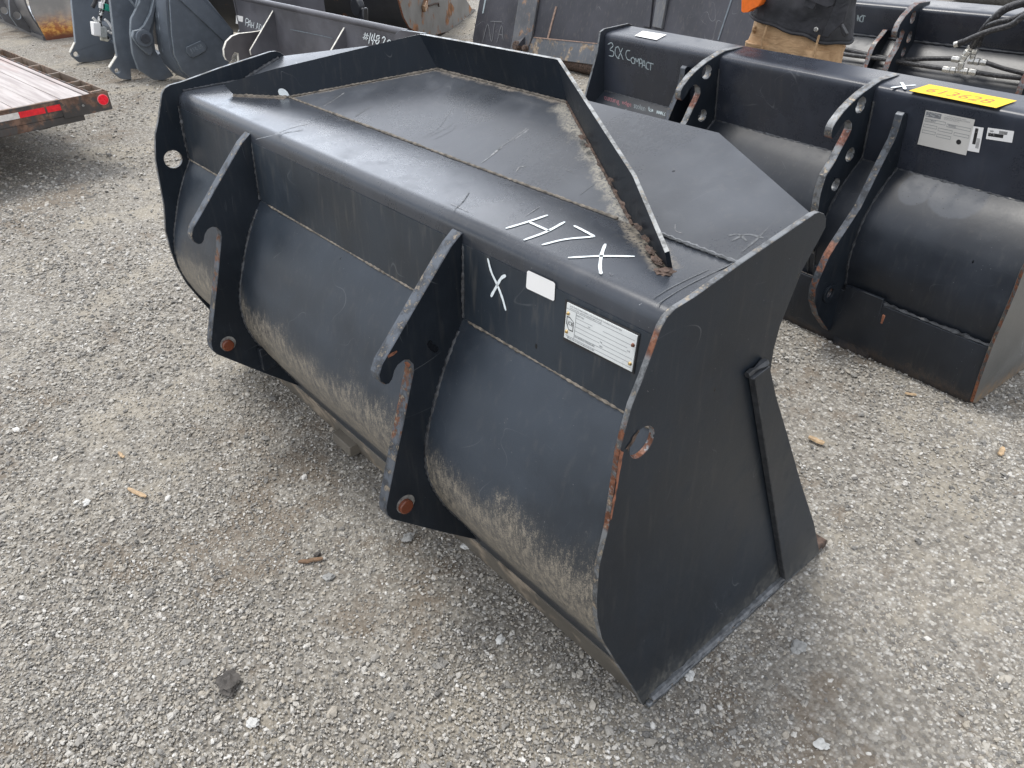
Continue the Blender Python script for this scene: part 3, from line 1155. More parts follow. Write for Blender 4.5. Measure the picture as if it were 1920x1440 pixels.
m_oil = plain('wet_oil_spot', (.003, .004, .006), .12, 0, .1)
blob('oil_spot', ROOT, -D + .0015, [(803, 641), (806, 638), (810, 640), (811, 645), (815, 647), (820, 650), (822, 655), (820, 660), (815, 661), (808, 657), (803, 651), (801, 645)], m_oil)
blob('rust_patch', ROOT, -D + .0012, [(726, 667), (735, 661), (744, 657), (745, 660), (738, 666), (728, 671)], m_rust)
blob('rust_patch', ROOT, -D + .0012, [(758, 679), (764, 678), (770, 684), (766, 690), (761, 685)], m_rust)

# ================================================================== second bucket (quick hitch, marked 3CX COMPACT)
F2 = Frame((-.00204, 1.84295), -4.03)
RB2 = thing('loader_bucket', 'black hitch bucket with chalked 3CX COMPACT and a yellow sticker on top', 'bucket',
            tuple(F2.o), F2.a)
W2 = 2.27
xb, xa, xc = -.755, -1.507, -.605
m2shell = steel('black_paint_b2', spec=.4, base=(.017, .021, .028), r=(.34, .48), dust=(.12, .0, None, None, .35), dcol=(.20, .14, .09), spots=True,
                patches=[(F2.Y(u, v, .10)[0], F2.Y(u, v, .10)[2], a, b) for u, v, a, b in ((1712, 358, .065, .050), (1785, 374, .105, .062))])
m2top = steel('black_paint_b2_top', base=(.028, .033, .045), r=(.24, .36), specks=.6)
m2side = steel('grey_side_b2', base=(.10, .10, .095), r=(.34, .5), dust=(.16, .0, None, None, .8), dcol=(.26, .17, .09), scratch=.9)
m2edge = edge_mat('hitch_edge', ((.77, .84, .3),), base=(.22, .23, .24), tan=.9, rc=(.22, .09, .06))
m2redge = edge_mat('rib_edge', ((.36, .48, .12), (.05, .36, .0)), base=(.075, .085, .10), rc=(.24, .10, .06))
wl = F2.X(1615, 297, xb)              # box weld
b_prof = [wl] + F2.Xs([(1626, 225), (1637, 189)], xb)
b_prof[1] = ((wl[0] + b_prof[2][0]) / 2, (wl[1] + b_prof[2][1]) / 2)
arc = F2.Xs([(1640, 174), (1644, 163), (1653, 155.5), (1666, 150)], xb)
topb = F2.X(1693, 139, xb)
zt2 = arc[-1][1]
prof2 = [wl, b_prof[1], b_prof[2]] + smooth_line([b_prof[2]] + arc, 3)[1:] + [topb]
BT = dict(weld=wl, arc=arc, top=topb)
shell('top_box', RB2, F2, prof2, -W2 + .0125, -.0125, -.010, m2top)
sh2 = F2.Xs([(1682, 311), (1655, 349), (1621, 404), (1600, 456), (1589, 494), (1584, 540)], xc)
sh2 = [wl] + sh2[1:]
heel2 = (0.0, 0.0)
sh2s = smooth_line(sh2, 4)
shell('curved_back', RB2, F2, sh2s, -W2 + .0125, -.0125, .010, m2shell)
pe = sh2[-1]
shell('sole_plate', RB2, F2, [(pe[0] - .012, pe[1] + .002), (heel2[0] - .012, .05), (heel2[0] + .0, .004), (.80, .004)], -W2 + .013, -.013, -.014, m2shell, bevel=.001)
bead('weld_bead', RB2, [F2.w(-.013, pe[0] - .014, pe[1] + .006), F2.w(xc + .01, pe[0] - .014, pe[1] + .006)], .008, m_beadk, .012)
bead('weld_bead', RB2, [F2.w(-.013, wl[0] - .0, wl[1] - .003), F2.w(-W2 + .013, wl[0] - .0, wl[1] - .003)], .005, m_beadk, .010)
# end plates
rp = F2.Xs([(1920, 508), (1907, 543), (1891, 581), (1862, 647), (1839, 710), (1824, 755), (1823, 774)], 0)
lp = F2.Xs([(1097, 185), (1120, 100), (1126, 60), (1134, 54), (1179, 44), (1187, 47)], -W2 + .012)
endp = [(.84, .0), (rp[-1][0], 0.0)] + [rp[-2], rp[-3], rp[-4], rp[-5], rp[-6], rp[-7]] + [lp[0], lp[1], lp[2], lp[3], lp[4], lp[5]] + [(lp[5][0] + .06, lp[5][1] - .08), (.52, .62)]
ENDP = endp
zz = sorted(endp[1:9], key=lambda p: p[1])
endp = [(.84, 0), (rp[-1][0], 0)] + sorted([p for p in rp[:-1] + lp[:1]], key=lambda p: p[1]) + lp[1:] + [(lp[5][0] + .05, lp[5][1] - .08), (.50, .60)]
plate('end_plate', RB2, F2, endp, -.012, 0, m2side, edge_mat('end_plate_edge', ((.0, .12, .5), (.0, .6, .05)), base=(.08, .08, .08)), label='scratched grey end plate with rusty lower corner')
plate('end_plate', RB2, F2, endp, -W2, -W2 + .012, m2shell, m_edge)
# hooks
hk = F2.Xs([(1690, 139), (1653, 150), (1639, 159), (1618, 174), (1597, 193), (1583, 208), (1567, 229), (1561, 240), (1558, 252), (1558.5, 259), (1562, 260.5),
            (1569, 251), (1578, 236), (1586, 227), (1592, 225.5), (1597, 231), (1596, 243), (1590, 256), (1578, 278), (1566, 302), (1548, 331), (1538, 364), (1533, 396)], xb)
hk = hk + [(hk[-1][0] + .0, hk[-1][1] - .14), (hk[-1][0] + .06, hk[-1][1] - .22)]
inner = [(pe[0] + .02, pe[1] + .03), (sh2[3][0] + .02, sh2[3][1]), (sh2[1][0] + .02, sh2[1][1]), (wl[0] + .012, wl[1]), (b_prof[1][0] + .012, b_prof[1][1]),
         (b_prof[2][0] + .012, b_prof[2][1]), (arc[1][0] + .015, arc[1][1] - .004), (arc[3][0], arc[3][1] - .006)]
hk = hk + inner
h_c = [F2.X(*q, xb) for q in ((1614, 197), (1594, 290), (1567, 346))]
HK = dict(out=hk, holes=h_c)
for xx, lab in ((xb, 'right hook plate with chipped yellow paint'), (xa, 'left hook plate')):
    plate('hook_plate', RB2, F2, hk, xx - .032, xx, m_brk, m2edge, [circ(h_c[0], .029, 24), circ(h_c[1], .026, 24), circ(h_c[2], .024, 24)], bevel=.002, label=lab)
    for off in (.004, -.036):
        bead('weld_bead', RB2, [F2.w(xx + off, wl[0] - .002, wl[1]), F2.w(xx + off, b_prof[1][0] - .002, b_prof[1][1]), F2.w(xx + off, b_prof[2][0] - .002, b_prof[2][1])], .005, m_beadk, .012)
        bead('weld_bead', RB2, [F2.w(xx + off * .7, p[0] + .001, p[1]) for p in sh2s[::2]], .005, m_beadk, .012)
rb = F2.Xs([(1703, 213), (1697, 211), (1692, 217), (1686, 239), (1678, 262), (1657, 303), (1614, 390), (1568, 460), (1555, 481), (1537, 522), (1529, 543), (1527, 567), (1534, 592), (1553, 620)], xc)
rb = rb + [(rb[-1][0] + .05, .04), (pe[0] + .02, pe[1])] + [(p[0] + .02, p[1]) for p in sh2[::-1][1:-1]] + [(wl[0] + .012, wl[1]), (b_prof[1][0] + .012, b_prof[1][1] - .02)]
bc = F2.X(1553, 549, xc)
for xx, s in ((xc, 1), (-W2 - xc, -1)):
    r_ = plate('hitch_rib', RB2, F2, rb, xx - .030, xx, m_brk, m2redge, [circ(bc, .021, 22)], bevel=.002)
    plate('boss', r_, F2, circ(bc, .038, 28), xx + .0005, xx + .010, m_brk, None, [circ(bc, .022, 22)], bevel=.002)
    bead('weld_bead', RB2, [F2.w(xx + .003, p[0] + .001, p[1]) for p in sh2s[::2]], .005, m_beadk, .012)
fbox('stop_lug', RB2, F2, xb + .03, xb + .075, sh2[-1][0] - .06, sh2[-1][0] - .01, sh2[-1][1] + .03, sh2[-1][1] + .075, m_brk)
# pad welded to the sole beside the rib, with a rusty strip
mid_y = pe[0] - .012
plate('wear_pad', RB2, F2, [(xc + .02, .27), (xc + .18, .27), (xc + .18, .0), (xc + .02, .0)], mid_y - .018, mid_y - .004, m2shell, None, axis='y')
fbox('rust_strip', RB2, F2, xc + .192, xc + .204, mid_y - .018, mid_y - .010, .09, .21, m_rust)
# stickers and writing on bucket 2
S2t = Surf(F2.w(0, 0, zt2 + .0006), (0, 0, 1), .0022)
# top of box is nearly flat: fit its plane through both profile points
tdir = np.array(arc[-1]) - np.array(topb)
nt2 = F2.ey * (-tdir[1]) + np.array([0, 0, tdir[0]])
S2t = Surf(F2.w(0, *arc[-1]), nt2, .0015)
ye, QY = S2t.quad('yellow_sticker', RB2, [(1742, 160), (1906, 191), (1867, 204.5), (1704, 172)], m_yel, .0008, .003, label='yellow sticker with faded digits')
text('sticker_digits', ye, QY, '613628', .12, .30, .86, .78, m_orink, .0)
S2t.strokes('painted_letter', RB2, [[(1670, 165), (1693, 162), (1717, 160)], [(1690, 155), (1694, 161), (1697, 168)]], 5, m_chalk, 'letter X in white beside the yellow sticker')
fc = np.array(b_prof[2]) - np.array(wl)
n2r = F2.ey * (-fc[1]) + np.array([0, 0, fc[0]])
S2r = Surf(F2.w(0, *wl), n2r, .002)
lb, QL = S2r.quad('data_label', RB2, [(1737, 206), (1829, 224), (1812, 291), (1721, 270)], plain('silver_label', (.62, .61, .58), .38, .2, .06, 6), .0008, .002, label='silver maker data label')
rects('label_print', lb, QL, [(.02, .03, .34, .17)], m_inkg)
text('label_print', lb, QL, 'JCB', .035, .045, .325, .155, m_white, .03)
text('label_print', lb, QL, 'J.C. BAMFORD EXCAVATORS LIMITED', .40, .04, .84, .075, m_inkg)
text('label_print', lb, QL, 'LAKESIDE WORKS, ROCESTER, UTTOXETER', .40, .085, .92, .12, m_inkg)
text('label_print', lb, QL, 'UNITED KINGDOM ST14 5JP', .40, .13, .72, .165, m_inkg)
fr_ = []
for (a0, b0, a1, b1) in ((.03, .22, .46, .31), (.49, .25, .97, .34), (.03, .38, .31, .47), (.34, .41, .63, .50), (.67, .44, .97, .53), (.03, .55, .31, .64), (.34, .58, .63, .67)):
    fr_ += frame_rects(a0, b0, a1, b1, .012, .006)
rects('label_print', lb, QL, fr_, m_inkg)
text('label_print', lb, QL, '3CX COMPACT', .05, .235, .26, .285, m_inkg, .01)
text('label_print', lb, QL, '980/89665', .52, .265, .68, .315, m_inkg, .01)
ring = [(.80 + .05 * math.cos(a), .68 + .07 * math.sin(a)) for a in np.linspace(0, 2 * math.pi, 20)[:-1]]
mesh('label_print', [bil(QL, *p) for p in ring], [tuple(range(19))], m_ink, lb, None, 0)
b1, QB = S2r.quad('barcode_label', RB2, [(1824, 236), (1845, 239.5), (1836, 286), (1814, 282)], m_white, .0008, .001, label='white barcode label beside the data label')
rects('barcode', b1, QB, [(.30, .06, .58, .70)] + [(.62, .45 + i * .045, .9, .47 + i * .045) for i in range(9)], m_ink)
text('label_print', b1, QB, 'JCB', .34, .08, .54, .24, m_white, .02, rot=True)
b2, QC = S2r.quad('barcode_label', RB2, [(1853, 239), (1902, 246), (1898, 267.5), (1849, 260)], m_white, .0008, .001, label='small white barcode label on the right')
rects('barcode', b2, QC, [(.06, .42, .64, .72)] + [(.46 + i * .032, .12, .478 + i * .032, .40) for i in range(10)], m_ink)
text('label_print', b2, QC, 'JCB', .08, .45, .30, .66, m_white, .03)
text('label_print', b2, QC, '0001', .10, .18, .24, .32, m_ink, .02)
# chalked 3CX COMPACT: strokes measured on the rear face
ch = [[(1140, 83), (1147, 80), (1150, 86), (1144, 93), (1151, 97), (1150, 105), (1142, 104)],
      [(1160, 87), (1155, 90), (1154, 101), (1159, 109), (1162, 109)], [(1160, 87), (1169, 112)], [(1168, 90), (1159, 110)],
      [(1182, 95), (1176, 95), (1174, 103), (1177, 111), (1183, 113)],
      [(1188, 107), (1184, 110), (1185, 117), (1189, 119), (1191, 113), (1188, 107)], [(1191, 120), (1192, 109), (1195, 116), (1198, 110), (1199, 122)],
      [(1199, 125), (1200, 111), (1204, 112), (1204, 118), (1200, 119)], [(1204, 127), (1208, 113), (1211, 128)], [(1206, 122), (1210, 123)],
      [(1217, 116), (1213, 119), (1213, 128), (1217, 130)], [(1221, 119), (1220, 132)], [(1215, 117), (1226, 120)]]
S2r.strokes('chalk_writing', RB2, ch, 1.6, m_chalkg, 'chalk writing 3CX COMPACT')
# pink words on the sloping shell below
p1, p2 = np.array(sh2s[0]), np.array(sh2s[4])
nn = F2.ey * (-(p2 - p1)[1]) + np.array([0, 0, (p2 - p1)[0]])
S2s = Surf(F2.w(0, *p1), nn, .003)


def squiggle(x, y, s, w_, h, dx, dy):
    st = []
    for c in s:
        if c == ' ':
            x += w_
            y += w_ * dy / dx
            continue
        r = random.Random(ord(c))
        pts = [(x + r.uniform(0, w_ * .8), y + r.uniform(-h, 0) + (x - x) * 0) for _ in range(4)]
        if c in 'tfdlb':
            pts = [(x + w_ * .4, y - h * 1.7), (x + w_ * .35, y - h * .5), (x + w_ * .7, y)]
            st.append([(x, y - h * 1.1), (x + w_ * .8, y - h * .95)])
        elif c in 'g':
            pts = [(x + w_ * .7, y - h), (x, y - h * .6), (x + w_ * .6, y - h * .2), (x + w_ * .6, y + h * .8)]
        elif c in 'ceos':
            pts = [(x + w_ * .7, y - h), (x, y - h * .7), (x + .1, y - .2), (x + w_ * .7, y - .3)]
        elif c in 'inur':
            pts = [(x, y - h), (x + .2, y), (x + w_ * .5, y - h), (x + w_ * .7, y)]
        st.append(pts)
        x += w_
        y += w_ * dy / dx
    return st


for wd_, cs, mt, bo_ in (('cutting', ((1133, 178), (1161, 187), (1162, 199), (1134, 191)), m_chalkp, -.012), ('edge', ((1167, 188), (1184, 193), (1184, 203), (1167, 198)), m_chalkp, -.012),
                    ('stolen', ((1189, 193), (1210, 199), (1210, 209), (1189, 203)), m_chalkg, -.02)):
    text('chalk_writing', RB2, [S2s.pt(*q) for q in cs], wd_, 0, 0, 1, 1, mt, bo_, label='chalk word ' + wd_)
S2s.strokes('chalk_writing', RB2, squiggle(1216, 209, 'for', 3.2, 5, 3, .75) + squiggle(1232, 214, 'rrnse', 3.6, 6, 3, .75), 1.0, m_chalkg)
S2t.quad('white_label', RB2, [(1205, 59), (1250, 66), (1231, 76), (1190, 68)], m_white, .0008, .002)
S2s.off = .002

# ================================================================== third bucket behind the person
F3 = Frame((-1.618, 4.145), 4.0)
RB3 = thing('loader_bucket', 'black hitch bucket at the back with hydraulic hoses hanging across it', 'bucket', tuple(F3.o), F3.a)
XL3, XR3 = -.95, 1.35
wl3 = F3.X(1715, 77, 0)
f3 = F3.Xs([(1720, 45), (1724, 24)], 0)
a3 = F3.Xs([(1726, 18), (1731, 12), (1742, 7)], 0)
t3 = F3.X(1758, 1, 0)
s3 = [wl3] + F3.Xs([(1704, 95), (1690, 120), (1679, 140)], 0)
s3 += [(s3[-1][0] - .03, s3[-1][1] - .10), (s3[-1][0] - .02, s3[-1][1] - .22)]
m3 = steel('black_paint_b3', base=(.026, .030, .038), r=(.30, .42))
shell('top_box', RB3, F3, [wl3] + f3 + smooth_line([f3[-1]] + a3, 3)[1:] + [t3], XL3, XR3, -.010, m2top)
shell('curved_back', RB3, F3, smooth_line(s3, 4), XL3, XR3, .010, m3)
shell('sole_plate', RB3, F3, [s3[-1], (s3[-1][0] + .05, .004), (s3[-1][0] + .9, .004)], XL3 + .001, XR3 - .001, -.014, m3)
ep3 = [(s3[-1][0] + .9, .0), (s3[-1][0] + .05, 0), s3[-1], s3[-3], s3[1], wl3, (f3[1][0] - .03, f3[1][1]), (a3[1][0], a3[1][1] + .03), (t3[0], t3[1] + .03), (t3[0] + .2, t3[1] - .2)]
for x0 in (XL3 - .012, XR3 + .0005):
    plate('end_plate', RB3, F3, ep3, x0, x0 + .0115, m3, m_edge)
hk3 = F3.Xs([(1745, 2), (1725, 5), (1713, 14), (1698, 30), (1688, 45), (1682, 60), (1681, 70), (1686, 72), (1688, 60), (1692, 55), (1696, 60), (1692, 72), (1685, 90), (1672, 112), (1663, 135)], 0)
hk3 += [(hk3[-1][0], hk3[-1][1] - .1), (s3[-2][0] + .02, s3[-2][1])] + [(p[0] + .02, p[1]) for p in s3[::-1][2:-1]] + [(wl3[0] + .015, wl3[1]), (f3[1][0] + .015, f3[1][1]), (a3[2][0] + .02, a3[2][1] - .006)]
h3 = [F3.X(*q, 0) for q in ((1712, 32.5), (1705, 70), (1694, 97))]
m3edge = edge_mat('hook_edge_rusty', ((.2, 1.4, .0),), base=(.16, .16, .17), tan=.6, rc=(.24, .11, .08))
for xx in (0, .75):
    plate('hook_plate', RB3, F3, hk3, xx - .034, xx, m_brk, m3edge, [circ(h3[0], .034, 20), circ(h3[1], .032, 20), circ(h3[2], .027, 20)], bevel=.002)
xr3 = -.16
r3 = F3.Xs([(1668, 56), (1664, 56), (1655, 68), (1645, 80), (1637, 95), (1628, 120), (1622, 135)], xr3)
r3 += [(r3[-1][0] + .02, r3[-1][1] - .1), (s3[-2][0] + .02, s3[-2][1])] + [(p[0] + .02, p[1]) for p in s3[::-1][2:-1]] + [(wl3[0] + .012, wl3[1] + .02)]
for xx in (xr3, .92):
    plate('hitch_rib', RB3, F3, r3, xx - .03, xx, m_brk, m3edge, bevel=.002)
S3r = Surf(F3.w(0, *wl3), F3.ey * (-(f3[1][1] - wl3[1])) + np.array([0, 0, f3[1][0] - wl3[0]]), .004)
S3r.strokes('chalk_writing', RB3, [[(1608, 39), (1609, 28), (1612, 40)], [(1607, 34), (1612, 35)], [(1618, 31), (1614, 31), (1613, 38), (1617, 41)], [(1620, 30), (1618, 41)], [(1616, 28), (1624, 30)]], 1.5, m_chalkg, 'chalked letters ACT')
bead('weld_bead', RB3, [F3.w(XL3, wl3[0] - .006, wl3[1]), F3.w(XR3, wl3[0] - .006, wl3[1])], .008, m_beadk, .02)

# hoses with fittings
k = Mat('braided_hose', .5)
wv = k.noise(90, 2, sc=(1, 1, 1))
k.col(k.mix(wv.map(.52, .62), (.022, .022, .024), (.075, .075, .078)))
k.bump(wv, .5, .002)
m_hose = k.m
m_zinc = plain('zinc_fitting', (.62, .61, .57), .28, .7, .15, 60, .2)


def hose_pts(l, y):
    return [F3.w(*F3.Y(u, v, y if not isinstance(y, (list, tuple)) else y[i])) for i, (u, v) in enumerate(l)]


HR = thing('hydraulic_hoses', 'black hydraulic hoses with silver T fittings hanging over the rear bucket', 'hoses', tuple(F3.w(.7, s3[1][0] - .15, 0)), F3.a)
yS = s3[1][0] - .10


def hosep(name, l, y, r, n=8):
    return tube(name, HR, smooth_line(hose_pts(l, y), n), r, m_hose, 12)


hosep('hose', [(1560, 88), (1600, 96), (1640, 105), (1690, 112), (1735, 110), (1786, 110)], yS, .0135)
hosep('hose', [(1560, 98), (1600, 104), (1650, 110), (1710, 120), (1770, 129)], yS - .05, .0135)
hosep('hose', [(1850, 118), (1880, 128), (1925, 140), (1980, 160)], yS, .0125)
hosep('hose', [(1831, 136), (1870, 142), (1925, 148), (1990, 158)], yS - .05, .0135)
hosep('hose', [(1960, -8), (1920, 5), (1885, 17), (1860, 38), (1840, 62), (1824, 86)], [yS - .1] * 4 + [yS - .06, yS], .021)
hosep('hose', [(1960, 5), (1920, 26), (1895, 36), (1866, 43), (1845, 55), (1836, 86)], [yS - .16] * 4 + [yS - .06, yS], .0135)
hosep('hose', [(1960, 20), (1921, 30), (1895, 47), (1860, 57), (1828, 69), (1803, 80)], [yS - .2] * 6, .0155)
bigl = (1790, 84), (1803, 80)


def fit(a, b, y, r):
    p, q = hose_pts([a, b], y)
    h = cyl('hose_fitting', HR, p, q, r, m_zinc, 6, bevel=.002)
    return h


for a, b, y, r in (((1785, 110), (1800, 112), yS, .020), ((1800, 112), (1808, 113), yS, .015), ((1768, 129), (1782, 131), yS - .05, .019), ((1783, 131), (1792, 132), yS - .05, .021),
                   ((1793, 132), (1806, 133.5), yS - .05, .015), ((1807, 133), (1815, 134), yS - .05, .021), ((1817, 134), (1831, 136), yS - .05, .020),
                   ((1799, 131), (1803, 117), yS - .05, .018), ((1803, 114), (1809, 104), yS - .02, .020), ((1810, 103), (1816, 95), yS - .01, .022), ((1817, 94), (1821, 86), yS, .018),
                   ((1816, 114), (1826, 115), yS, .020), ((1828, 115), (1836, 116), yS, .022), ((1838, 116), (1850, 118), yS, .019), ((1822, 112), (1825, 102), yS, .016), ((1826, 101), (1829, 92), yS, .018)):
    fit(a, b, y, r)
p, q = hose_pts([(1789, 84), (1797, 82)], yS - .2)
cyl('hose_end', HR, p, q, .017, m_zinc, 10, bevel=.002)
p, q = hose_pts([(1797, 82), (1807, 78)], yS - .2)
cyl('hose_ferrule', HR, p, q, .0175, m_ink, 12)

# ================================================================== person
m_pants = Mat('canvas_trousers', .85)
nn_ = m_pants.noise(9, 4, .6)
m_pants.col(m_pants.mix(nn_.map(.35, .65), (.40, .25, .13), (.56, .37, .205)))
m_pants.bump(m_pants.noise(300, 2) * .3 + m_pants.noise(14, 3, .6, sc=(1, 1, 2.5), dist=.8) * 3, .7, .006)
m_pants = m_pants.m
m_jack = Mat('black_jacket_cloth', .75)
m_jack.col(m_jack.mix(m_jack.noise(12, 4).map(.35, .65), (.020, .021, .024), (.042, .042, .048)))
m_jack.bump(m_jack.noise(220, 2) * .3 + m_jack.noise(9, 3, .6, dist=.6) * 3, .6, .006)
m_jack = m_jack.m
m_orange = plain('orange_panel', (.85, .17, .015), .7, 0, .06, 60)
m_skin = plain('skin', (.42, .24, .17), .55, 0, .1, 20)
m_hair = plain('dark_hair', (.035, .025, .02), .6, 0, .3, 90)
m_boot = plain('tan_boot', (.20, .11, .05), .7, 0, .2, 30)
PF = Frame((-1.62, 2.93), 8)
PR = thing('person', 'person in tan trousers and black jacket with orange panel', 'person', tuple(PF.o), PF.a)


def rings(name, root, fr, rg, mat, n=36, wr=0.0, seed=0, cap=True):
    """loft of super-ellipse rings (cx, cy, z, rx, ry, power)"""
    V, F = [], []
    for j, (cx, cy, z, rx, ry) in enumerate(rg):
        for i in range(n):
            a = 2 * math.pi * i / n
            c, s = math.cos(a), math.sin(a)
            e = .85
            x = cx + rx * abs(c) ** e * (1 if c > 0 else -1)
            y = cy + ry * abs(s) ** e * (1 if s > 0 else -1)
            if wr:
                d = noise.noise(Vector((x * 9, y * 9, z * 13 + seed))) * wr
                x += c * d
                y += s * d
            V.append(fr.w(x, y, z))
    for j in range(len(rg) - 1):
        for i in range(n):
            F.append((j * n + i, j * n + (i + 1) % n, (j + 1) * n + (i + 1) % n, (j + 1) * n + i))
    if cap:
        F.append(tuple(range(n))[::-1])
        F.append(tuple(range((len(rg) - 1) * n, len(rg) * n)))
    return mesh(name, V, F, mat, root, None, 80)


# body: one continuous skin-modifier figure, dressed below
bmv = [(0, 0, .98), (0, 0, 1.15), (0, 0, 1.36), (0, 0, 1.50), (0, -.015, 1.60), (0, -.02, 1.70), (0, -.02, 1.78),
       (-.10, 0, .92), (-.12, -.01, .50), (-.12, 0, .10), (-.12, -.14, .04),
       (.10, 0, .92), (.12, -.01, .50), (.12, 0, .10), (.12, -.14, .04),
       (-.19, 0, 1.45), (-.25, -.02, 1.18), (-.17, -.22, 1.36), (-.10, -.30, 1.42),
       (.19, 0, 1.45), (.25, -.02, 1.18), (.17, -.22, 1.36), (.10, -.30, 1.42)]
bme = [(0, 1), (1, 2), (2, 3), (3, 4), (4, 5), (5, 6), (0, 7), (7, 8), (8, 9), (9, 10), (0, 11), (11, 12), (12, 13), (13, 14),
       (3, 15), (15, 16), (16, 17), (17, 18), (3, 19), (19, 20), (20, 21), (21, 22)]
bmr = [.14, .13, .15, .08, .055, .085, .06, .085, .06, .045, .04, .085, .06, .045, .04, .055, .045, .032, .035, .055, .045, .032, .035]
hand = []
for s, wi in ((-1, 18), (1, 22)):
    base_ = np.array(bmv[wi])
    for fi in range(5):
        k0 = len(bmv)
        if fi == 4:
            pts3 = [base_ + (-s * .03, .0, .02), base_ + (-s * .055, -.02, .04), base_ + (-s * .065, -.045, .05)]
        else:
            yy = (.75, .9, 1, .85)[fi]
            oz_ = (.027, .009, -.009, -.026)[fi]
            pts3 = [base_ + (-s * .01, -.035, oz_), base_ + (-s * .03, -.035 - .03 * yy, oz_), base_ + (-s * .055, -.03 - .035 * yy, oz_)]
        bmv += [tuple(p_) for p_ in pts3]
        bmr += [.0105, .009, .0075]
        bme += [(wi, k0), (k0, k0 + 1), (k0 + 1, k0 + 2)]
me = bpy.data.meshes.new('body')
me.from_pydata(bmv, bme, [])
body = bpy.data.objects.new('body', me)
COL.objects.link(body)
body.parent = PR
body.scale = (1, 1, 1)
me.materials.append(m_skin)
sk = body.modifiers.new('skin', 'SKIN')
for i, r in enumerate(bmr):
    me.skin_vertices[0].data[i].radius = (r, r * (.8 if i < 4 else 1))
me.skin_vertices[0].data[0].use_root = True
ss_ = body.modifiers.new('sub', 'SUBSURF')
ss_.levels = 1
ss_.render_levels = 1
hd = PF.w(0, -.03, 1.70)
lump(hd, .105, 'head', m_skin, (.78, .95, 1.18), 3, .03, 1, PR)
lump(PF.w(0, -.135, 1.69), .018, 'nose', m_skin, (.7, 1, 1.2), 2, .1, 1, PR)
for s in (-1, 1):
    lump(PF.w(s * .034, -.122, 1.715), .010, 'eye', m_ink, (1, .6, .7), 2, 0, 1, PR)
    lump(PF.w(s * .084, -.02, 1.69), .022, 'ear', m_skin, (.4, .8, 1.3), 2, .1, 1, PR)
lump(PF.w(0, -.124, 1.645), .018, 'mouth', plain('lips', (.35, .14, .11), .5), (1.4, .4, .35), 2, 0, 1, PR)
lump(PF.w(0, -.005, 1.74), .112, 'hair', m_hair, (.82, .95, .95), 3, .12, 5, PR)
# trousers: hips and two legs in one mesh
tz = np.linspace(.80, 1.06, 18)
hip = []
for z in tz:
    t = (z - .80) / .26
    hip.append((.005, 0, z, .236 + .010 * math.sin(t * 3) - .030 * t * t, .146 - .020 * t * t))
rings('trousers', PR, PF, hip, m_pants, 72, .020, 3)
for s in (-1, 1):
    lg = []
    for z in np.linspace(.08, .90, 40):
        t = (z - .08) / .82
        lg.append((s * (.135 - .013 * t), -.012 * math.sin(t * 3), z, .082 + .040 * t, .095 + .042 * t))
    rings('trouser_leg', PR, PF, lg, m_pants, 48, .026, 5 + s)
    rings('boot', PR, PF, [(s * .125, -.04, .0, .055, .15), (s * .125, -.04, .04, .055, .15), (s * .125, -.02, .09, .05, .11), (s * .125, 0, .14, .05, .06)], m_boot, 20)
# jacket, open at the hem, lower on one side like a bib pocket
S_p = None
jr = []
for z in np.linspace(.985, 1.50, 30):
    t = (z - .985) / .515
    jr.append((0, 0, z, .262 - .04 * t * t + .0, .165 - .02 * t))
V, F = [], []
nJ = 64
for j, (cx, cy, z, rx, ry) in enumerate(jr):
    for i in range(nJ):
        a = 2 * math.pi * i / nJ
        c, s = math.cos(a), math.sin(a)
        x = cx + rx * abs(c) ** .8 * (1 if c > 0 else -1)
        y = cy + ry * abs(s) ** .8 * (1 if s > 0 else -1)
        d = noise.noise(Vector((x * 7, y * 7, z * 9))) * .022
        x += c * d
        y += s * d
        zz_ = z + (1 - j / 29) * (-.055 * x / .26 + .012 * noise.noise(Vector((x * 10, y * 10, 0))))
        V.append(PF.w(x, y, zz_))
for j in range(29):
    for i in range(nJ):
        F.append((j * nJ + i, j * nJ + (i + 1) % nJ, (j + 1) * nJ + (i + 1) % nJ, (j + 1) * nJ + i))
jk = mesh('jacket', V, F, m_jack, PR, None, 80)
sol = jk.modifiers.new('cloth', 'SOLIDIFY')
sol.thickness = .008
tube('jacket_hem', PR, [V[i] for i in range(nJ)] + [V[0]], .0075, m_jack, 8)
for s in (-1, 1):
    tube('sleeve', PR, smooth_line([PF.w(s * .19, 0, 1.44), PF.w(s * .27, -.01, 1.32), PF.w(s * .29, -.03, 1.21), PF.w(s * .24, -.13, 1.27), PF.w(s * .16, -.23, 1.37)], 5),
         [.085 - .0018 * i for i in range(21)], m_jack, 20, .12, 14)
# details on the photographed side of the jacket
fS = Surf(PF.w(0, -.178, 0), PF.ey, .0)


def onfront(u, v, y):
    return PF.w(*PF.Y(u, v, y))


def panel(name, pts, y0, y1, mat, amp=0, bevel=.003):
    return plate(name, PR, PF, [tuple(PF.Y(u, v, y0)[[0, 2]]) for u, v in pts], y0, y1, mat, None, axis='y', bevel=bevel)


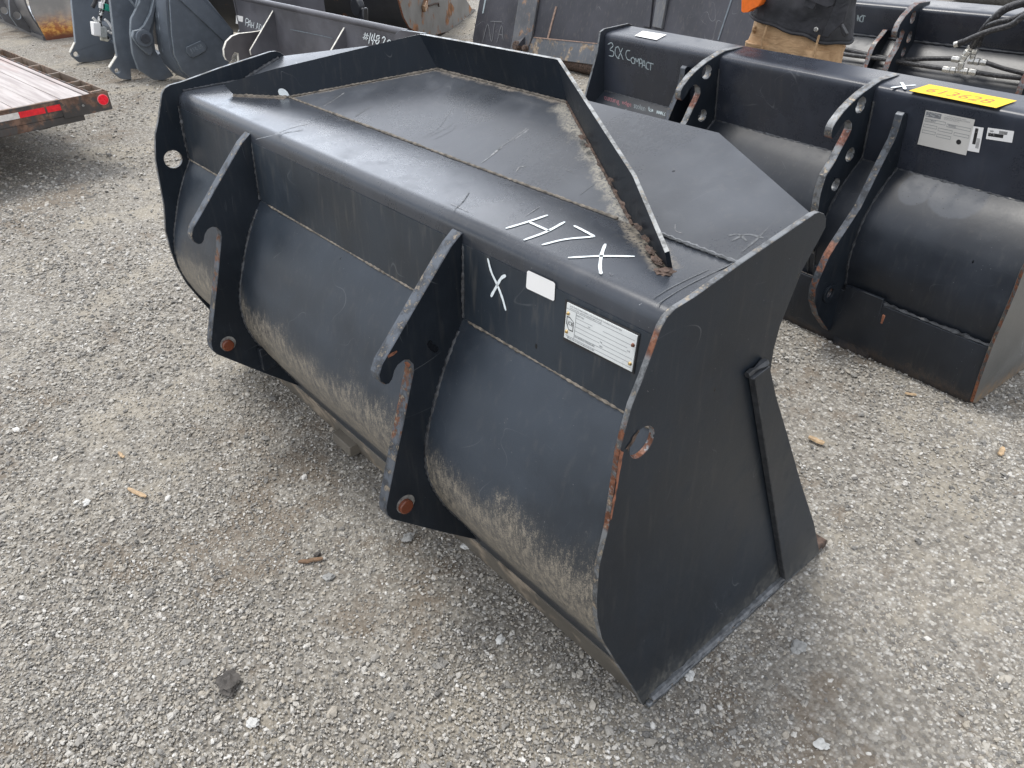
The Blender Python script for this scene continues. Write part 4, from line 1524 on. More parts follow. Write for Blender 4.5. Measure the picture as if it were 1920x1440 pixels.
panel('orange_panel', [(1401, -30), (1399, 18), (1402, 21), (1413, 20), (1420, 14), (1433, 8), (1438, -2), (1440, -30)], -.150, -.205, m_orange)
panel('jacket_strap', [(1575, -20), (1601, -20), (1585, 40), (1560, 62), (1556, 71), (1541, 68), (1556, 36), (1566, 10)], -.20, -.215, m_jack, bevel=.004)
panel('pocket_flap', [(1512, -10), (1572, -10), (1566, 10), (1556, 13), (1515, -2)], -.20, -.222, m_jack, bevel=.004)
panel('pocket_tab', [(1512, -6), (1533, 4), (1528, 18), (1508, 9)], -.20, -.216, m_jack, bevel=.003)
c = onfront(1530, 55, -.202)
cyl('press_stud', PR, c, c - PF.ey * .006, .0115, m_zinc, 16, .009, bevel=.001)
panel('strap_end', [(1577, 42), (1582, 44), (1592, 62), (1588, 68), (1583, 64)], -.18, -.21, m_ink)
tube('trouser_seam', PR, smooth_line([onfront(1536, 66, -.160), onfront(1530, 88, -.162), onfront(1524, 112, -.160), onfront(1522, 130, -.158)], 4), .0055, m_pants, 8)
tube('trouser_seam', PR, smooth_line([onfront(1441, 36, -.155), onfront(1436, 55, -.158), onfront(1430, 75, -.158), onfront(1428, 95, -.155)], 4), .005, m_pants, 8)
tube('belt_loop', PR, smooth_line([onfront(1417, 50, -.10), onfront(1412, 55, -.12), onfront(1415, 61, -.10)], 4), .006, m_pants, 8)

# ================================================================== trailer (corner in view)
TF = Frame(tuple(WF.w(*WF.Z(175, 175, .5))[:2]) + (0,), 4.0)
TR = thing('flatbed_trailer', 'flatbed trailer with wooden deck and red reflector at its rusty corner', 'trailer', tuple(TF.o), TF.a)
k = Mat('trailer_deck_wood', .7)
g1 = k.noise(5, 5, .6, sc=(.35, 6, 6))
c = k.mix(g1.map(.35, .65), (.30, .262, .25), (.44, .40, .385))
c = k.mix(k.noise(2.0, 4, .6, sc=(.3, 1.6, 1)).map(.50, .62) * .5, c, (.40, .27, .24))
c = k.mix(k.noise(30, 4, .7, sc=(.1, 1, 1)).map(.60, .70) * .4, c, (.25, .19, .15))
k.col(c)
k.bump(k.noise(60, 4, sc=(.1, 1, 1)), .4, .002)
m_deck = k.m
m_frame = steel('rusty_frame', base=(.05, .045, .042), r=(.45, .65), rust=(7, .47, (.20, .12, .085)), spots=False, specks=.2)
m_frame_l = steel('dirty_frame_top', base=(.22, .17, .13), r=(.5, .7), rust=(9, .50, (.30, .20, .14)), spots=False, specks=.2)
zt = .50
# planks, each one a part
yy = -.055
pw = .145
i = 0
while i < 13:
    dz = random.uniform(-.002, .002)
    fbox('deck_plank', TR, TF, -5.2, -.035, yy - pw + .0018, yy, zt - .04, zt - .006 + dz, m_deck, .003)
    yy -= pw
    i += 1
y_end = yy
fbox('deck_edge_strip', TR, TF, -5.2, -.03, -.05, .055 - .07, zt - .04, zt - .002, m_deck, .003, label='outer strip of the deck')
# side rail: outer flange with stake pockets
fbox('side_rail', TR, TF, -5.2, 0, -.012, -.004, .39, zt + .004, m_frame, .001)
fbox('outer_rail', TR, TF, -5.2, -.07, .088, .094, .40, zt, m_frame_l, .001)
for s in (-.09, -.30, -.50, -.92, -1.35, -1.80, -2.3, -2.9, -3.5):
    fbox('stake_pocket', TR, TF, s - .008, s + .008, -.003, .087, .40, zt - .004, m_frame_l, .001)
# end channel
fbox('end_channel', TR, TF, -.008, 0, y_end, -.004, .395, zt, m_frame, .001)
fbox('end_flange', TR, TF, -.03, -.0085, y_end, -.22, zt - .012, zt + .001, m_frame_l, .001)
fbox('end_channel', TR, TF, .0005, .006, -.225, .085, .38, zt + .002, m_frame, .001, label='corner plate of the end channel')
fbox('corner_pocket', TR, TF, -.06, -.054, -.003, .085, .40, zt, m_frame_l, .001)
fbox('corner_pocket', TR, TF, -.06, .0, .0855, .092, .38, zt, m_frame, .001)
fbox('bumper', TR, TF, -.05, .0, y_end, -.10, .345, .394, m_frame, .004)
k = plain('red_reflector', (.85, .01, .03), .25, 0, .05, 80)
cyl('reflector', TR, TF.w(.0065, .045, .452), TF.w(.016, .045, .452), .033, k, 30, bevel=.003, label='round red reflector')
cyl('reflector_rim', TR, TF.w(.006, .045, .452), TF.w(.012, .045, .452), .0355, plain('pink_rim', (.7, .25, .25), .4), 30)
cyl('bolt', TR, TF.w(.006, -.09, .44), TF.w(.013, -.09, .44), .008, m_bare, 6)
m_redt = plain('red_tape', (.70, .015, .025), .35, 0, .15, 40)
m_wht = plain('white_tape', (.66, .62, .58), .45, 0, .12, 40)
tpx = [TF.X(u, v, 0)[0] for u, v in ((118, 204), (89, 208), (85, 209), (36, 216))]
tape = [(tpx[1], tpx[0], m_redt), (tpx[3], tpx[2], m_redt)]
yq = tpx[3]
for j in range(8):
    tape.append((yq - .19, yq - .001, m_wht if j % 2 == 0 else m_redt))
    yq -= .192
for a, b, mt in tape:
    fbox('reflective_tape', TR, TF, .0005, .002, a, b, .437, .474, mt, 0)
# axles and wheels so that it stands on the ground
for xx in (-2.2, -3.0):
    for yw in (-.12, y_end + .12):
        a, b = TF.w(xx, yw - .09, .29), TF.w(xx, yw + .09, .29)
        wh = cyl('wheel', TR, a, b, .29, plain('tyre', (.03, .03, .03), .8), 32, bevel=.03)
        cyl('rim', wh, TF.w(xx, yw - .095, .29), TF.w(xx, yw + .095, .29), .16, m_white, 24, bevel=.01)
    cyl('axle', TR, TF.w(xx, -.1, .29), TF.w(xx, y_end + .1, .29), .035, m_frame, 12)
for s in (-.35, -1.3):
    fbox('chassis_beam', TR, TF, -5.2, -.05, s - .04, s + .04, .33, .455, m_frame, .003)

# ================================================================== coupler bucket with grapple frame, top left
HF = Frame((-8.0, 1.45), 0)
HB = thing('coupler_bucket', 'blue grey bucket with coupler plates, grease hoses and raised badge', 'bucket', tuple(HF.o), 0)
m_bg = steel('blue_grey_paint', base=(.095, .112, .135), r=(.32, .5), dust=(.15, .0, None, None, .3), specks=.3)
m_bgl = plain('blue_grey_edge', (.14, .165, .19), .45, 0, .2, 40)
m_bge = plain('worn_white_edge', (.62, .60, .54), .5, 0, .3, 60)


def hp(pts, x):
    return HF.Xs(pts, x)


def setz(P, z0=0.0):
    return [(y, max(z, z0)) for y, z in P]


xp1, xp2 = -1.25, 0.0
P1 = setz(hp([(128, -60), (142, 80), (133, 99), (135, 106), (149, 117.5), (172, 118), (215, 114), (222, 70), (214, -60)], xp1))
hl = circ(hp([(143, 102)], xp1)[0], .028, 18)
plate('coupler_plate', HB, HF, P1, xp1 - .06, xp1, m_bg, m_bgl, [hl], bevel=.004)
P2 = setz(hp([(200, -60), (215, 75), (220, 106), (207, 127), (211, 135), (226, 147.5), (236, 149.5), (247, 149.5), (245, 129), (262, 130), (262, 60), (262, -60)], xp2))
plate('coupler_plate', HB, HF, P2, xp2 - .06, xp2, m_bg, m_bgl, [circ(hp([(220, 133)], xp2)[0], .024, 18)], bevel=.004)
for P_, xx, a, b in ((P1, xp1, 1, 2), (P2, xp2, 2, 3)):
    (ya, za), (yb, zb_) = P_[a] if xx == xp1 else P_[2], P_[a + 1] if xx == xp1 else P_[3]
    c0 = HF.w(xx - .03, (ya + yb) / 2 - .004, (za + zb_) / 2)
    box('worn_edge', HB, c0, HF.ex * .029, np.array([0, (yb - ya) / 2, (zb_ - za) / 2]), np.array([0, -.003, .0015]), m_bge, 0)
# cross tubes
cyl('cross_tube', HB, HF.w(xp1, .36, .16), HF.w(xp2 - .06, .36, .13), .06, m_bg, 20)
fbox('cross_bar', HB, HF, xp1 + .2, xp2 - .06, .10, .20, .36, .41, m_bg, .01)
fbox('cross_bar', HB, HF, xp1 + .05, xp2 - .06, .20, .26, .17, .20, m_bg, .01)
fbox('back_panel', HB, HF, xp1, xp2 - .061, .62, .65, .12, 1.5, m_ink, .005)
# curved bucket ear
xe = .28
E1 = setz(hp([(270, -40), (262, 5), (246, 36), (245, 62), (249, 100), (260, 131), (289, 150), (307, 155), (326, 142), (315, 128), (300, 108), (292, 96), (287, 60), (292, 30), (301, 4), (305, -40)], xe))
plate('bucket_ear', HB, HF, E1, xe - .05, xe, m_bg, m_bgl, bevel=.004)
xe2 = .34
lever = hp([(284, -30), (288, 0), (282, 25), (270, 48), (262, 55), (250, 58), (248, 70), (256, 82), (265, 92), (278, 103), (284, 104), (287, 96), (283, 80), (280, 62), (287, 40), (293, 10), (296, -30)], xe2)
lv = plate('lock_lever', HB, HF, lever, xe2 - .05, xe2, m_bg, m_bgl, bevel=.006)
pc = hp([(269, 71)], xe2)[0]
plate('boss', lv, HF, circ(pc, .075, 30), xe2 + .001, xe2 + .035, m_bg, None, bevel=.01)
plate('pin_head', lv, HF, circ(pc, .042, 24), xe2 + .036, xe2 + .06, plain('dark_pin', (.035, .04, .05), .4), None, bevel=.008)
plate('guard_strip', HB, HF, hp([(237, -5), (254, 16), (261, -10), (257, -10), (253, 10), (241, -6)], xe), xe + .001, xe + .02, m_bgl, None)
# shell between ear and cheek
xk = .62
shp = setz(hp([(312, -40), (317, 30), (320, 66), (325, 102), (339, 131), (357, 147)], xk))
shell('curved_shell', HB, HF, shp, xe + .001, xk - .001, -.02, m_bg)
for dx in (.05, .12):
    bead('weld_bead', HB, [HF.w(xe + dx, p[0] - .01, p[1]) for p in shp[:4]], .012, m_bgl, .03)
CK = setz(hp([(313, -40), (320, 66), (325, 102), (339, 131), (357, 147), (400, 152), (432, 112), (436, 58), (355, -40)], xk))
plate('cheek_plate', HB, HF, CK, xk, xk + .03, m_bg, m_bgl, bevel=.003)
xk3 = xk + .03
WB = hp([(322, -14), (363, -14), (436, 57), (424, 82)], xk3)
plate('wear_bar', HB, HF, WB, xk3 + .001, xk3 + .028, m_bg, None, bevel=.004)
BDP = hp([(348, 88), (375, 76), (381, 80), (386, 88), (385, 94), (361, 108), (355, 105), (349, 98)], xk3)
bd = plate('badge_plate', HB, HF, BDP, xk3 + .001, xk3 + .022, m_bg, m_bgl, bevel=.003, label='raised badge reading JRB')
QBd = [HF.w(xk3 + .0235, *HF.X(u, v, xk3 + .0235)) for u, v in ((352, 92), (378, 80), (384, 92), (359, 104))]
text('badge_letters', bd, QBd, 'JRB', .02, .1, .98, .9, m_bgl, .02)
fbox('floor_plate', HB, HF, xe, xk, .5, 1.3, .0, .03, m_bg)
# hoses, manifold and clip inside the frame
xm = -.62


def hh(pts, x):
    return [HF.w(x, *HF.X(u, v, x)) for u, v in pts]


k = Mat('silver_braided_hose', .35, .5)
sp = k.noise(26, 2, .5)
k.col(k.mix(sp.map(.47, .53), (.03, .03, .03), (.62, .62, .60)))
m_sh = k.m
tube('grease_hose', HB, smooth_line(hh([(198, -20), (195, 10), (190, 25), (187, 40), (192, 55), (199, 68), (205, 75)], xm), 5), .018, m_sh, 10)
tube('grease_hose', HB, smooth_line(hh([(192, -20), (190, 15), (187, 30), (186, 40), (190, 50), (192, 58)], xm), 5), .014, m_sh, 10)
tube('grease_hose', HB, smooth_line(hh([(174, 33), (178, 37), (184, 45), (188, 50)], xm), 5), .014, plain('pale_hose', (.6, .6, .58), .5), 10)
tube('grease_hose', HB, smooth_line(hh([(196, 36), (203, 42), (210, 54), (213, 60), (208, 62), (202, 58)], xm), 5), .012, m_white, 10)
tube('grease_hose', HB, smooth_line(hh([(182, -10), (178, 5), (173, 14)], xm), 5), .02, m_ink, 10)
tube('grease_hose', HB, smooth_line(hh([(206, -10), (205, 10), (207, 24)], xm), 5), .02, m_ink, 10)
box('manifold_block', HB, hh([(180, 54)], xm)[0], HF.ex * .05, (0, .036, -.008), (0, .012, .062), m_white, .006)
box('manifold_block', HB, hh([(192, 60)], xm)[0], HF.ex * .05, (0, .034, -.008), (0, .012, .048), plain('grey_block', (.36, .38, .37), .5), .006)
cyl('valve', HB, *hh([(188, 72), (203, 75)], xm), .018, plain('cream_valve', (.62, .62, .54), .4), 16, bevel=.005)
box('hose_clip', HB, hh([(197, 13)], xm)[0] + (.03, 0, 0), HF.ex * .03, (0, .035, -.015), (0, .01, .03), plain('green_clip', (.02, .28, .20), .5), .004)
box('hose_clip', HB, hh([(189, 10)], xm)[0] + (.03, 0, 0), HF.ex * .03, (0, .022, -.01), (0, .008, .028), m_white, .004)

# ================================================================== grey rusty-cornered bucket, top left corner
LF = Frame((-11.12, 1.42), 1.0)
LB = thing('loader_bucket', 'worn grey bucket with bright orange rust along the bottom of its side', 'bucket', tuple(LF.o), LF.a)
k = Mat('worn_grey_rusty_side', .5)
X, Y, Z = k.xyz()
q = Z + (k.noise(2.5, 4) - .5) * .35 - Y * .12
c = k.mix(k.noise(3, 5).map(.4, .65), (.26, .25, .235), (.40, .37, .34))
c = k.mix(q.map(.08, .32, 1, 0), c, k.mix(k.noise(14, 5, .7, sc=(1, 1, 2)).map(.42, .60), (.42, .13, .03), (.78, .42, .10)))
c = k.mix(q.map(-.02, .10, 1, 0), c, (.16, .055, .03))
k.col(c)
m_ls = k.m
m_lsh = steel('worn_grey_shell', base=(.11, .11, .115), r=(.28, .45), spots=False)
lo = setz(LF.Xs([(88, 77), (60, 25), (50, -15), (44, -60)], 0))
lo[0] = (0, 0)
plate('end_plate', LB, LF, lo + [(.55, 2.0), (1.5, .6), (1.7, 0)], -.02, 0, m_ls, m_edge, label='side plate with orange rust stain')
sp_ = smooth_line([(.55, 1.5), (.12, 1.1), (-.05, .75), lo[2] if lo[2][1] > .3 else (-.1, .5), (-.13, .35), (-.06, .16), (0, .01)], 4)
sp_ = smooth_line([(.40, 1.6), (.16, 1.15), (.0, .80), (-.09, .50), (-.08, .30), (-.03, .12), (.01, .01)], 4)
shell('curved_back', LB, LF, sp_, -3.2, -.021, .02, m_lsh)
fbox('sole_plate', LB, LF, -3.2, -.02, -.03, .9, .0, .05, m_lsh)
for xx in (-.55, -1.2, -2.2):
    bb = [(-.03, .03), (-.16, .12), (-.20, .25), (-.16, .40), (-.10, .55), (.02, .82), (.06, .8), (-.02, .5), (-.02, .3)]
    plate('lug', LB, LF, bb, xx - .04, xx, m_lsh, m_bgl, [circ((-.12, .25), .045, 18)], bevel=.004)

# ================================================================== grey bucket with gussets behind the near bucket
GF = Frame((0, 2.3), 0)
m_gg = steel('grey_purple_paint', base=(.075, .075, .086), r=(.40, .55), specks=.3, spots=False)
GL, GR = GF.Y(444, 0, 0)[0], GF.Y(768, 66, 0)[0]
GZ = GF.Y(745, 62, 0)[2]
GB = thing('gusset_bucket', 'dull grey bucket with triangular gussets and chalked number #1482', 'bucket', (GL, 2.3, 0), 0)
shell('back_sheet', GB, GF, smooth_line([(0, GZ + .03), (.0, GZ - .12), (-.01, GZ - .3), (.02, GZ - .5), (.10, .08), (.16, .0)], 3), GL, GR, -.02, m_gg)
tube('top_bar', GB, [GF.w(GL, -.01, GZ + .02), GF.w(GR, -.01, GZ + .02)], .024, m_gg, 12)
fbox('end_plate', GB, GF, GL - .015, GL - .0005, -.03, .9, .0, GZ + .1, m_gg)
cp = [tuple(GF.Y(u, v, -.02)[[0, 2]]) for u, v in ((742, 68), (745, 62), (754, 55.5), (800, 62), (800, 90), (744, 90))]
plate('corner_plate', GB, GF, cp, -.035, -.015, m_gg, m_bgl, axis='y', bevel=.003)
fbox('floor_plate', GB, GF, GL, GR, .16, 1.0, .0, .03, m_gg)
for (u1, v1) in ((514, 15), (648, 46)):
    pt = GF.Y(u1, v1, -.003)
    P_ = [(-.002, pt[2]), (-.30, pt[2] - .30), (-.30, pt[2] - .34), (-.002, pt[2] - .34)]
    plate('gusset', GB, GF, P_, pt[0] - .010, pt[0] + .010, m_gg, m_bge, bevel=.002)
# hook plate below the left gusset
xh = GF.Y(508, 57, -.003)[0]
hq = GF.Xs([(512, 54), (475, 60), (448, 63), (435, 68), (425, 78), (420, 92), (421, 105), (425, 113), (432, 116), (436, 104), (440, 98), (447, 100), (448, 112), (446, 126), (505, 126)], xh)
hq = [(min(y, -.003), z) for y, z in hq]
hq += [(-.003, hq[-1][1])]
m_hook = steel('brown_grey_paint', base=(.075, .070, .074), r=(.42, .55), spots=False)
plate('hook_plate', GB, GF, hq, xh - .035, xh, m_hook, m_bge, bevel=.003)
S_g = Surf(GF.w(0, -.024, 0), (0, -1, 0), .004)
S_g.quad('white_label', GB, [(443, 28), (456, 31), (455, 47), (442.5, 44)], m_white, .001)
S_g.strokes('chalk_writing', GB, [[(461, 48), (462, 35), (467, 37), (466, 42), (462, 42)], [(465, 51), (470, 38), (471, 53)], [(467, 46), (471, 47)], [(473, 41), (472, 53)], [(477, 41), (476, 54), (480, 54)],
                                  [(472, 47), (477, 48)], [(481, 55), (484, 43), (485, 56)], [(482, 50), (485, 51)], [(488, 45), (487, 57), (491, 53), (490, 47), (487, 45)], [(495, 47), (493, 52), (496, 54), (497, 49)]],
            1.3, m_chalk, 'chalk writing PALAD...')
S_g.strokes('chalk_writing', GB, [[(453, 56), (448, 57), (447, 63)], [(454, 58), (454, 64)]], 1.3, m_chalk)
S_g.strokes('chalk_writing', GB, [[(686, 61), (683, 74)], [(690, 62), (687, 75)], [(683, 65), (692, 67)], [(681, 70), (691, 72)], [(696, 61), (692, 82)], [(700, 64), (697, 75), (705, 75)], [(704, 62), (699, 84)],
                                  [(713, 67), (708, 67), (707, 72), (712, 76), (708, 82), (705, 78), (709, 74), (713, 70)], [(717, 72), (721, 69), (723, 73), (718, 83)], [(727, 78), (731, 75), (734, 78)]], 2.0, m_chalk, 'chalk number #1482')
S_g.strokes('chalk_writing', GB, [[(545, 55), (600, 66), (625, 72)]], 1.6, m_bgl)

# ================================================================== black frame attachment with a silver cylinder, further back
BF = Frame((-7.2, 4.3), 0)
BA = thing('attachment_frame', 'black attachment frame with a silver hydraulic cylinder, behind the gusset bucket', 'attachment', (-7.2, 4.3, 0), 0)
m_bk = steel('shiny_black', base=(.012, .013, .016), r=(.22, .4), spots=False)


def bf(u, v, y=0):
    return BF.w(*BF.Y(u, v, y))


for (u, v, w__, y) in ((548, 20, .09, .1), (622, 20, .10, 0), (638, 30, .06, -.05), (596, 0, .05, .2), (520, 0, .12, .25)):
    p = BF.Y(u, v, y)
    fbox('upright', BA, BF, p[0] - w__, p[0] + w__, y - .05, y + .05, 0, 1.3, m_bk, .01)
l_, r_2 = BF.Y(380, 0, .3)[0], BF.Y(640, 0, .3)[0]
fbox('back_board', BA, BF, l_, r_2, .3, .34, .12, 1.3, m_ink, .01)
fbox('base_beam', BA, BF, l_, r_2, .1, .25, .0, .10, m_bk, .01)
p0, p1, p2 = bf(563, 12, -.1), bf(588, 14, -.1), bf(622, 20, -.1)
cyl('cylinder_barrel', BA, p0, p1, .050, plain('cream_cylinder', (.50, .49, .44), .35, .3), 20, bevel=.006)
cyl('cylinder_rod', BA, p1, p2, .030, plain('silver_rod', (.66, .65, .60), .2, .6), 16)
tube('pipe_elbow', BA, [bf(621, 14, -.1), bf(625, 20, -.1), bf(626, 32, -.1)], .035, plain('silver_elbow', (.62, .62, .60), .3, .5), 12)
box('cylinder_lug', BA, bf(562, 13, -.1), (.018, 0, 0), (0, .03, 0), (.01, 0, .09), m_bare, .004)
cyl('round_cap', BA, bf(510, 3, -.15), bf(510, 3, -.15) + np.array([0, -.04, 0]), .07, m_bare, 20, bevel=.01)
tube('hydraulic_pipe', BA, smooth_line([bf(572, -8, -.12), bf(574, 3, -.12), bf(580, 7, -.12), bf(588, 10, -.12)], 4), .014, m_zinc, 8)
tube('black_hose', BA, smooth_line([bf(560, -10, 0), bf(570, 20, -.05), bf(590, 26, -.05), bf(615, 24, 0), bf(622, -10, 0)], 6), .02, m_ink, 10)

# ================================================================== rusty sweeper drum
SF = Frame(tuple(hit(830, 66, (0, 0, 0), (0, 0, 1))[:2]) + (0,), 38)
SW = thing('rusty_attachment', 'rust stained drum attachment with rounded grey end plate', 'attachment', tuple(SF.o), SF.a)
m_rp = steel('rusty_grey_plate', base=(.17, .165, .155), r=(.5, .7), rust=(3.2, .53, (.36, .17, .075)), spots=False, specks=.3)
m_rd = steel('rusty_dark_drum', base=(.022, .024, .028), r=(.34, .5), rust=(3.5, .58, (.26, .11, .05)), spots=False)
ol = setz(SF.Xs([(745, -60), (746, -10), (751, 10), (757, 32), (768, 52), (785, 63), (810, 68), (840, 66), (865, 52), (870, 47), (862, 28), (848, 8), (838, -8), (830, -60)], 0))
plate('end_plate', SW, SF, ol, -.02, 0, m_rp, m_rust, bevel=.003)
shell('drum_shell', SW, SF, [tuple(p) for p in ol[:8]], -2.2, -.0205, .02, m_rd)
fl = SF.Xs([(815, -50), (838, -4), (852, 22), (860, 50), (884, 49), (893, 42), (893, 31), (884, 16), (862, -20), (846, -50)], -.03)
plate('cutting_strip', SW, SF, setz(fl, .01), -.05, -.025, m_rp, m_rust, bevel=.003)
p = np.array(SF.X(793, 12, .0))
fb = SF.w(.02, *p)
box('adjuster_nut', SW, fb, SF.ex * .02, SF.ey * .05 + np.array([0, 0, .02]), np.array([0, 0, .035]) - SF.ey * .01, plain('shiny_brown', (.42, .27, .17), .25, .6), .006)
tube('adjuster_slot', SW, [SF.w(.006, *SF.X(803, 11, 0)), SF.w(.006, *SF.X(814, 7, 0)), SF.w(.006, *SF.X(821, 6, 0)), SF.w(.006, *SF.X(822, 12, 0))], .010, m_rustb, 8)
for du in (0,):
    p = hit(676, 12, SF.w(-1.2, ol[4][0] - .25, 0), (0, -1, 0))
    cyl('side_lug', SW, p, p + np.array([0, -.06, 0]), .08, m_rd, 18, bevel=.01)
    box('side_lug', SW, p + np.array([.04, -.02, -.14]), (.05, 0, 0), (0, .03, 0), (.03, 0, .14), m_rd, .01)

# ================================================================== wide dark blade leaning at the back
n_lean = np.array([0, -1, .28])
DF = Frame((-5.2, 4.6), 0)
DB = thing('wide_bucket', 'wide dark bucket turned on its back with rust streaked ribs', 'bucket', (-4.9, 4.6, 0), 0)
P0 = np.array([-5.2, 4.6, .1])
m_dk = steel('dull_dark_paint', base=(.040, .041, .050), r=(.42, .6), rust=(2.6, .66, (.22, .15, .11)), streak=.10, spots=False, scratch=.8)
m_rb = steel('rubbed_rib', base=(.10, .105, .115), r=(.4, .6), rust=(9, .56, (.30, .20, .14)), spots=False, streak=.5)
m_cr = steel('crusted_base', base=(.11, .12, .135), r=(.5, .7), rust=(10, .52, (.36, .29, .22)), spots=False, streak=.5)


m_tanr = plain('tan_rust_streak', (.26, .18, .14), .7, 0, .3, 40)
m_faint = plain('worn_chalk', (.15, .155, .165), .8, 0, .3, 300)


def dl(u, v, off=0.0):
    return hit(u, v, P0 + n_lean / np.linalg.norm(n_lean) * off, n_lean)


def dquad(name, pts, off, th, mat, bevel=.004, label=None):
    nn = n_lean / np.linalg.norm(n_lean)
    A = [dl(u, v, off) for u, v in pts]
    V = A + [p - nn * th for p in A]
    m = len(A)
    F = [tuple(range(m)), tuple(range(2 * m - 1, m - 1, -1))] + [(i, i + m, (i + 1) % m + m, (i + 1) % m) for i in range(m)]
    o = mesh(name, V, F, mat, DB, None, 30, bevel, label)
    bm = bmesh.new()
    bm.from_mesh(o.data)
    bmesh.ops.recalc_face_normals(bm, faces=bm.faces)
    bm.to_mesh(o.data)
    bm.free()
    return o


dquad('back_sheet', [(915, -90), (886, 72), (887, 88), (950, 104), (1005, 106), (1116, 122), (1300, 150), (1480, 190), (1500, -90)], 0, .05, m_dk)
dquad('edge_rib', [(986, -90), (958, 86), (952, 100), (985, 104), (996, 70), (1022, -90)], .03, .029, m_rb, label='rust streaked rib')
dquad('edge_rib', [(1245, -90), (1222, 50), (1240, 54), (1266, -90)], .03, .029, m_rb)
dquad('edge_rib', [(1218, -90), (1208, 20), (1206, 50), (1218, 52), (1232, -90)], .02, .019, m_dk)
dquad('base_strip', [(1000, 69), (985, 104), (1116, 122), (1130, 84)], .02, .019, m_cr, label='crusted lower strip')
dquad('seam_bar', [(1001, 69), (1000, 71), (1122, 83), (1122, 81)], .024, .003, m_tanr)
dquad('scratch_rib', [(1041, 12), (1019, 96), (1022, 96), (1044, 12)], .006, .0055, m_tanr, 0)
dquad('scratch_rib', [(912, -20), (904, 25), (906, 25), (915, -20)], .005, .0045, m_chalkg, 0)
dquad('scratch_rib', [(1376, -20), (1345, 75), (1347, 76), (1379, -20)], .005, .0045, m_bgl, 0)
S_d = Surf(dl(950, 50, .002), n_lean, .004)
S_d.strokes('chalk_writing', DB, [[(905, 80), (915, 45), (922, 78), (928, 42)], [(920, 40), (942, 41)], [(932, 80), (941, 48), (944, 76)], [(935, 64), (944, 66)]], 1.4, m_faint)
c = dl(975, 87, .05)
cyl('pin_boss', DB, c, c + np.array([.0, -.07, .02]), .045, m_rustb, 20, bevel=.01)
cyl('pin_boss', DB, dl(988, 92, .05), dl(988, 92, .05) + np.array([.0, -.05, .02]), .03, m_rustb, 16, bevel=.01)
V = [dl(986, 68, .02), dl(972, 88, .02), dl(985, 88, .02)]
V += [v + np.array([0, -.10, .03]) * (0.1 if i == 0 else 1) for i, v in enumerate(V)]
mesh('pin_bracket', V, [(0, 1, 2), (3, 5, 4), (0, 3, 4, 1), (1, 4, 5, 2), (2, 5, 3, 0)], m_dk, DB, None, 30)
a, b = dl(1000, 118, -.02), dl(1300, 172, -.02)
tube('lower_roll', DB, seg((-6.0, 4.72, .085), (-2.6, 4.60, .085), 10), .085, m_rustb, 16)
fbox('body_block', DB, DF, -1.1, 2.4, .50, 1.6, .02, 1.3, m_dk, .02)

# big tyre at the top right edge
TY = thing('spare_wheel', 'large grey tyre lying on the ground beyond the rear bucket', 'wheel', tuple(hit(1850, -2, (0, 0, .1), (0, 0, 1))), 0)
tyc = np.array(TY.location)
m_ty = plain('grey_rubber', (.085, .085, .083), .75, 0, .2, 25)
tp = []
for i in range(41):
    a = 2 * math.pi * i / 40
    tp.append(tyc + np.array([math.cos(a) * .62 + .15, math.sin(a) * .62 + .35, .13]))
tube('tyre', TY, tp, .17, m_ty, 20, .05, 6)
cyl('rim', TY, tyc + np.array([.15, .35, .02]), tyc + np.array([.15, .35, .22]), .46, plain('dark_rim', (.05, .05, .05), .5), 30, bevel=.02)

# ================================================================== small things on the ground
m_wood = plain('splintered_wood', (.42, .30, .18), .8, 0, .3, 60, .5)
m_wood2 = plain('dark_wood', (.16, .10, .06), .85, 0, .3, 60, .5)
m_stn = plain('pale_stone', (.52, .52, .50), .75, 0, .15, 25, .5)
m_stg = plain('grey_stone', (.28, .28, .27), .75, 0, .2, 25, .5)
m_clod = plain('dark_clod', (.07, .064, .058), .9, 0, .4, 40, .9)


def chip(u, v, ln, wd, rot, mat, label):
    g = hit(u, v, (0, 0, 0), (0, 0, 1))
    a = rad(rot)
    ux = np.array([math.cos(a), math.sin(a), 0])
    uy = np.array([-math.sin(a), math.cos(a), 0])
    V = []
    n = 9
    for i in range(n):
        t = i / (n - 1) * 2 - 1
        w_ = wd * (1 - abs(t) ** 7 * .45) * (1 + .3 * noise.noise(Vector((t * 3, u, v))))
        c = g + ux * ln * t + uy * wd * .5 * noise.noise(Vector((t * 2, v, u)))
        for sy, sz in ((-1, .2), (1, .3), (.8, 1), (-.7, .9)):
            V.append(c + uy * sy * w_ + np.array([0, 0, .003 + wd * .8 * sz]))
    F = []
    for i in range(n - 1):
        for k_ in range(4):
            F.append((i * 4 + k_, i * 4 + (k_ + 1) % 4, i * 4 + 4 + (k_ + 1) % 4, i * 4 + 4 + k_))
    F += [(3, 2, 1, 0), tuple(range((n - 1) * 4, n * 4))]
    V = [v_ for v_ in V]
    r = bpy.data.objects
    me_root = g
    o = mesh('wood_chip', V, F, mat, None, None, 25)
    recentre(o, g)
    o['label'] = label
    o['category'] = 'wood chip'
    o['group'] = 'wood chips on the gravel'


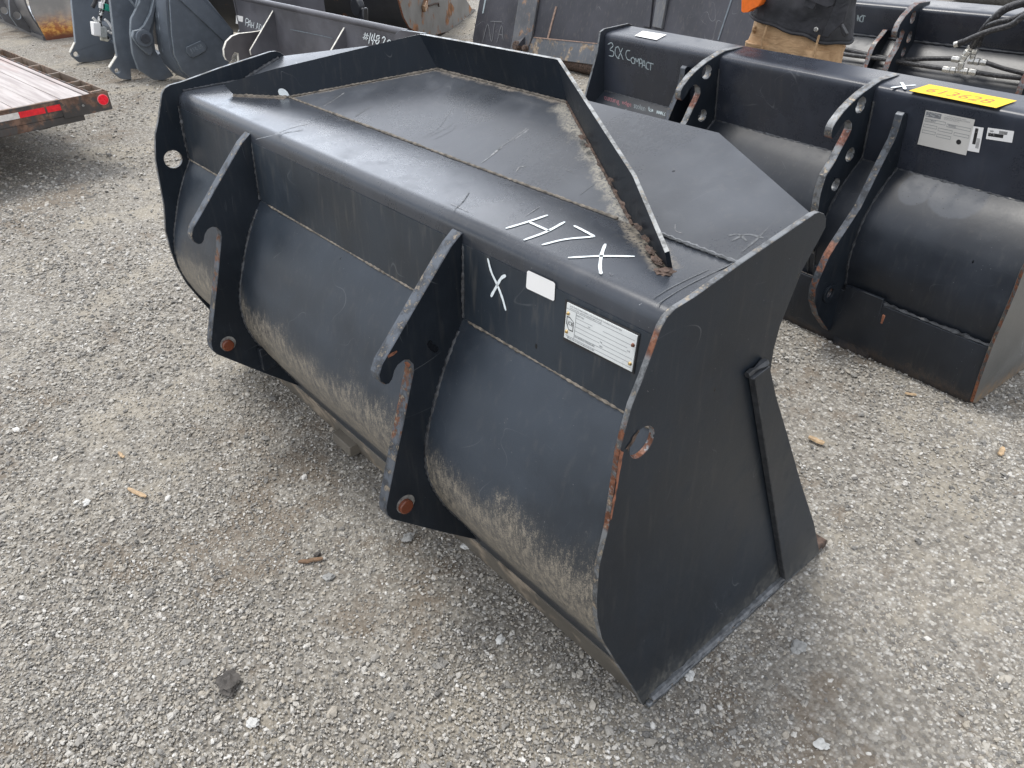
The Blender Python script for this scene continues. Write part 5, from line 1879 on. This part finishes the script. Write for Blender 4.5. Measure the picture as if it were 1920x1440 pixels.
def recentre(o, g):
    g = Vector([float(x) for x in g])
    for v_ in o.data.vertices:
        v_.co -= g
    o.location = g


def stone(u, v, r, mat, label, cat='stone', sq=(1.2, .95, .6)):
    g = hit(u, v, (0, 0, 0), (0, 0, 1))
    o = lump(g + np.array([0, 0, r * .3]), r, 'dirt_clod' if cat == 'clod' else 'stone', mat, sq, 3, .7, 1.7, None, rot=u)
    recentre(o, g)
    o['label'] = label
    o['category'] = cat
    if cat == 'stone':
        o['group'] = 'larger stones on the gravel'


chip(258, 926, .045, .007, 20, m_wood, 'tan wood splinter lying in the gravel left of the near bucket')
chip(228, 855, .022, .006, 5, m_wood, 'short pale wood chip at the left, above the longer tan splinter')
chip(583, 1053, .036, .007, 60, m_wood2, 'dark brown bark splinter below the nearer mounting bracket')
chip(1530, 828, .028, .010, 5, m_wood, 'yellowish wood chip just right of the near bucket')
chip(1877, 849, .026, .009, 100, m_wood, 'wood chip below the corner of the second bucket at the right edge')
chip(1707, 741, .020, .006, 30, m_wood, 'small tan wood chip under the front of the second bucket')
stone(430, 1283, .028, m_clod, 'dark lump of dirt in the gravel at the lower left', 'clod', (1.15, .8, .42))
stone(595, 1040, .008, m_clod, 'small black lump beside the dark bark splinter', 'clod')
stone(475, 1356, .012, m_stn, 'pale stone near the bottom edge, right of the dark lump of dirt')
stone(1497, 1215, .017, m_stg, 'light grey broken stone right of the near bucket sole')
stone(874, 1026, .0135, m_stn, 'white stone right below the tip of the nearer mounting bracket')
stone(765, 1010, .016, m_stg, 'rounded grey stone under the rusty pin of the nearer bracket')
stone(617, 1083, .012, m_stg, 'grey stone below the dark bark splinter')
stone(1003, 1035, .013, m_stg, 'grey stone close to the dusty heel of the near bucket')
stone(163, 943, .011, m_stn, 'small pale stone at the far left of the gravel')
stone(938, 1200, .012, m_stn, 'pale pebble in the middle of the gravel below the near bucket')
stone(1293, 1268, .012, m_stn, 'yellowish pebble by the lowest corner of the near bucket')
stone(1540, 1398, .013, m_stn, 'pale stone at the bottom right of the gravel')
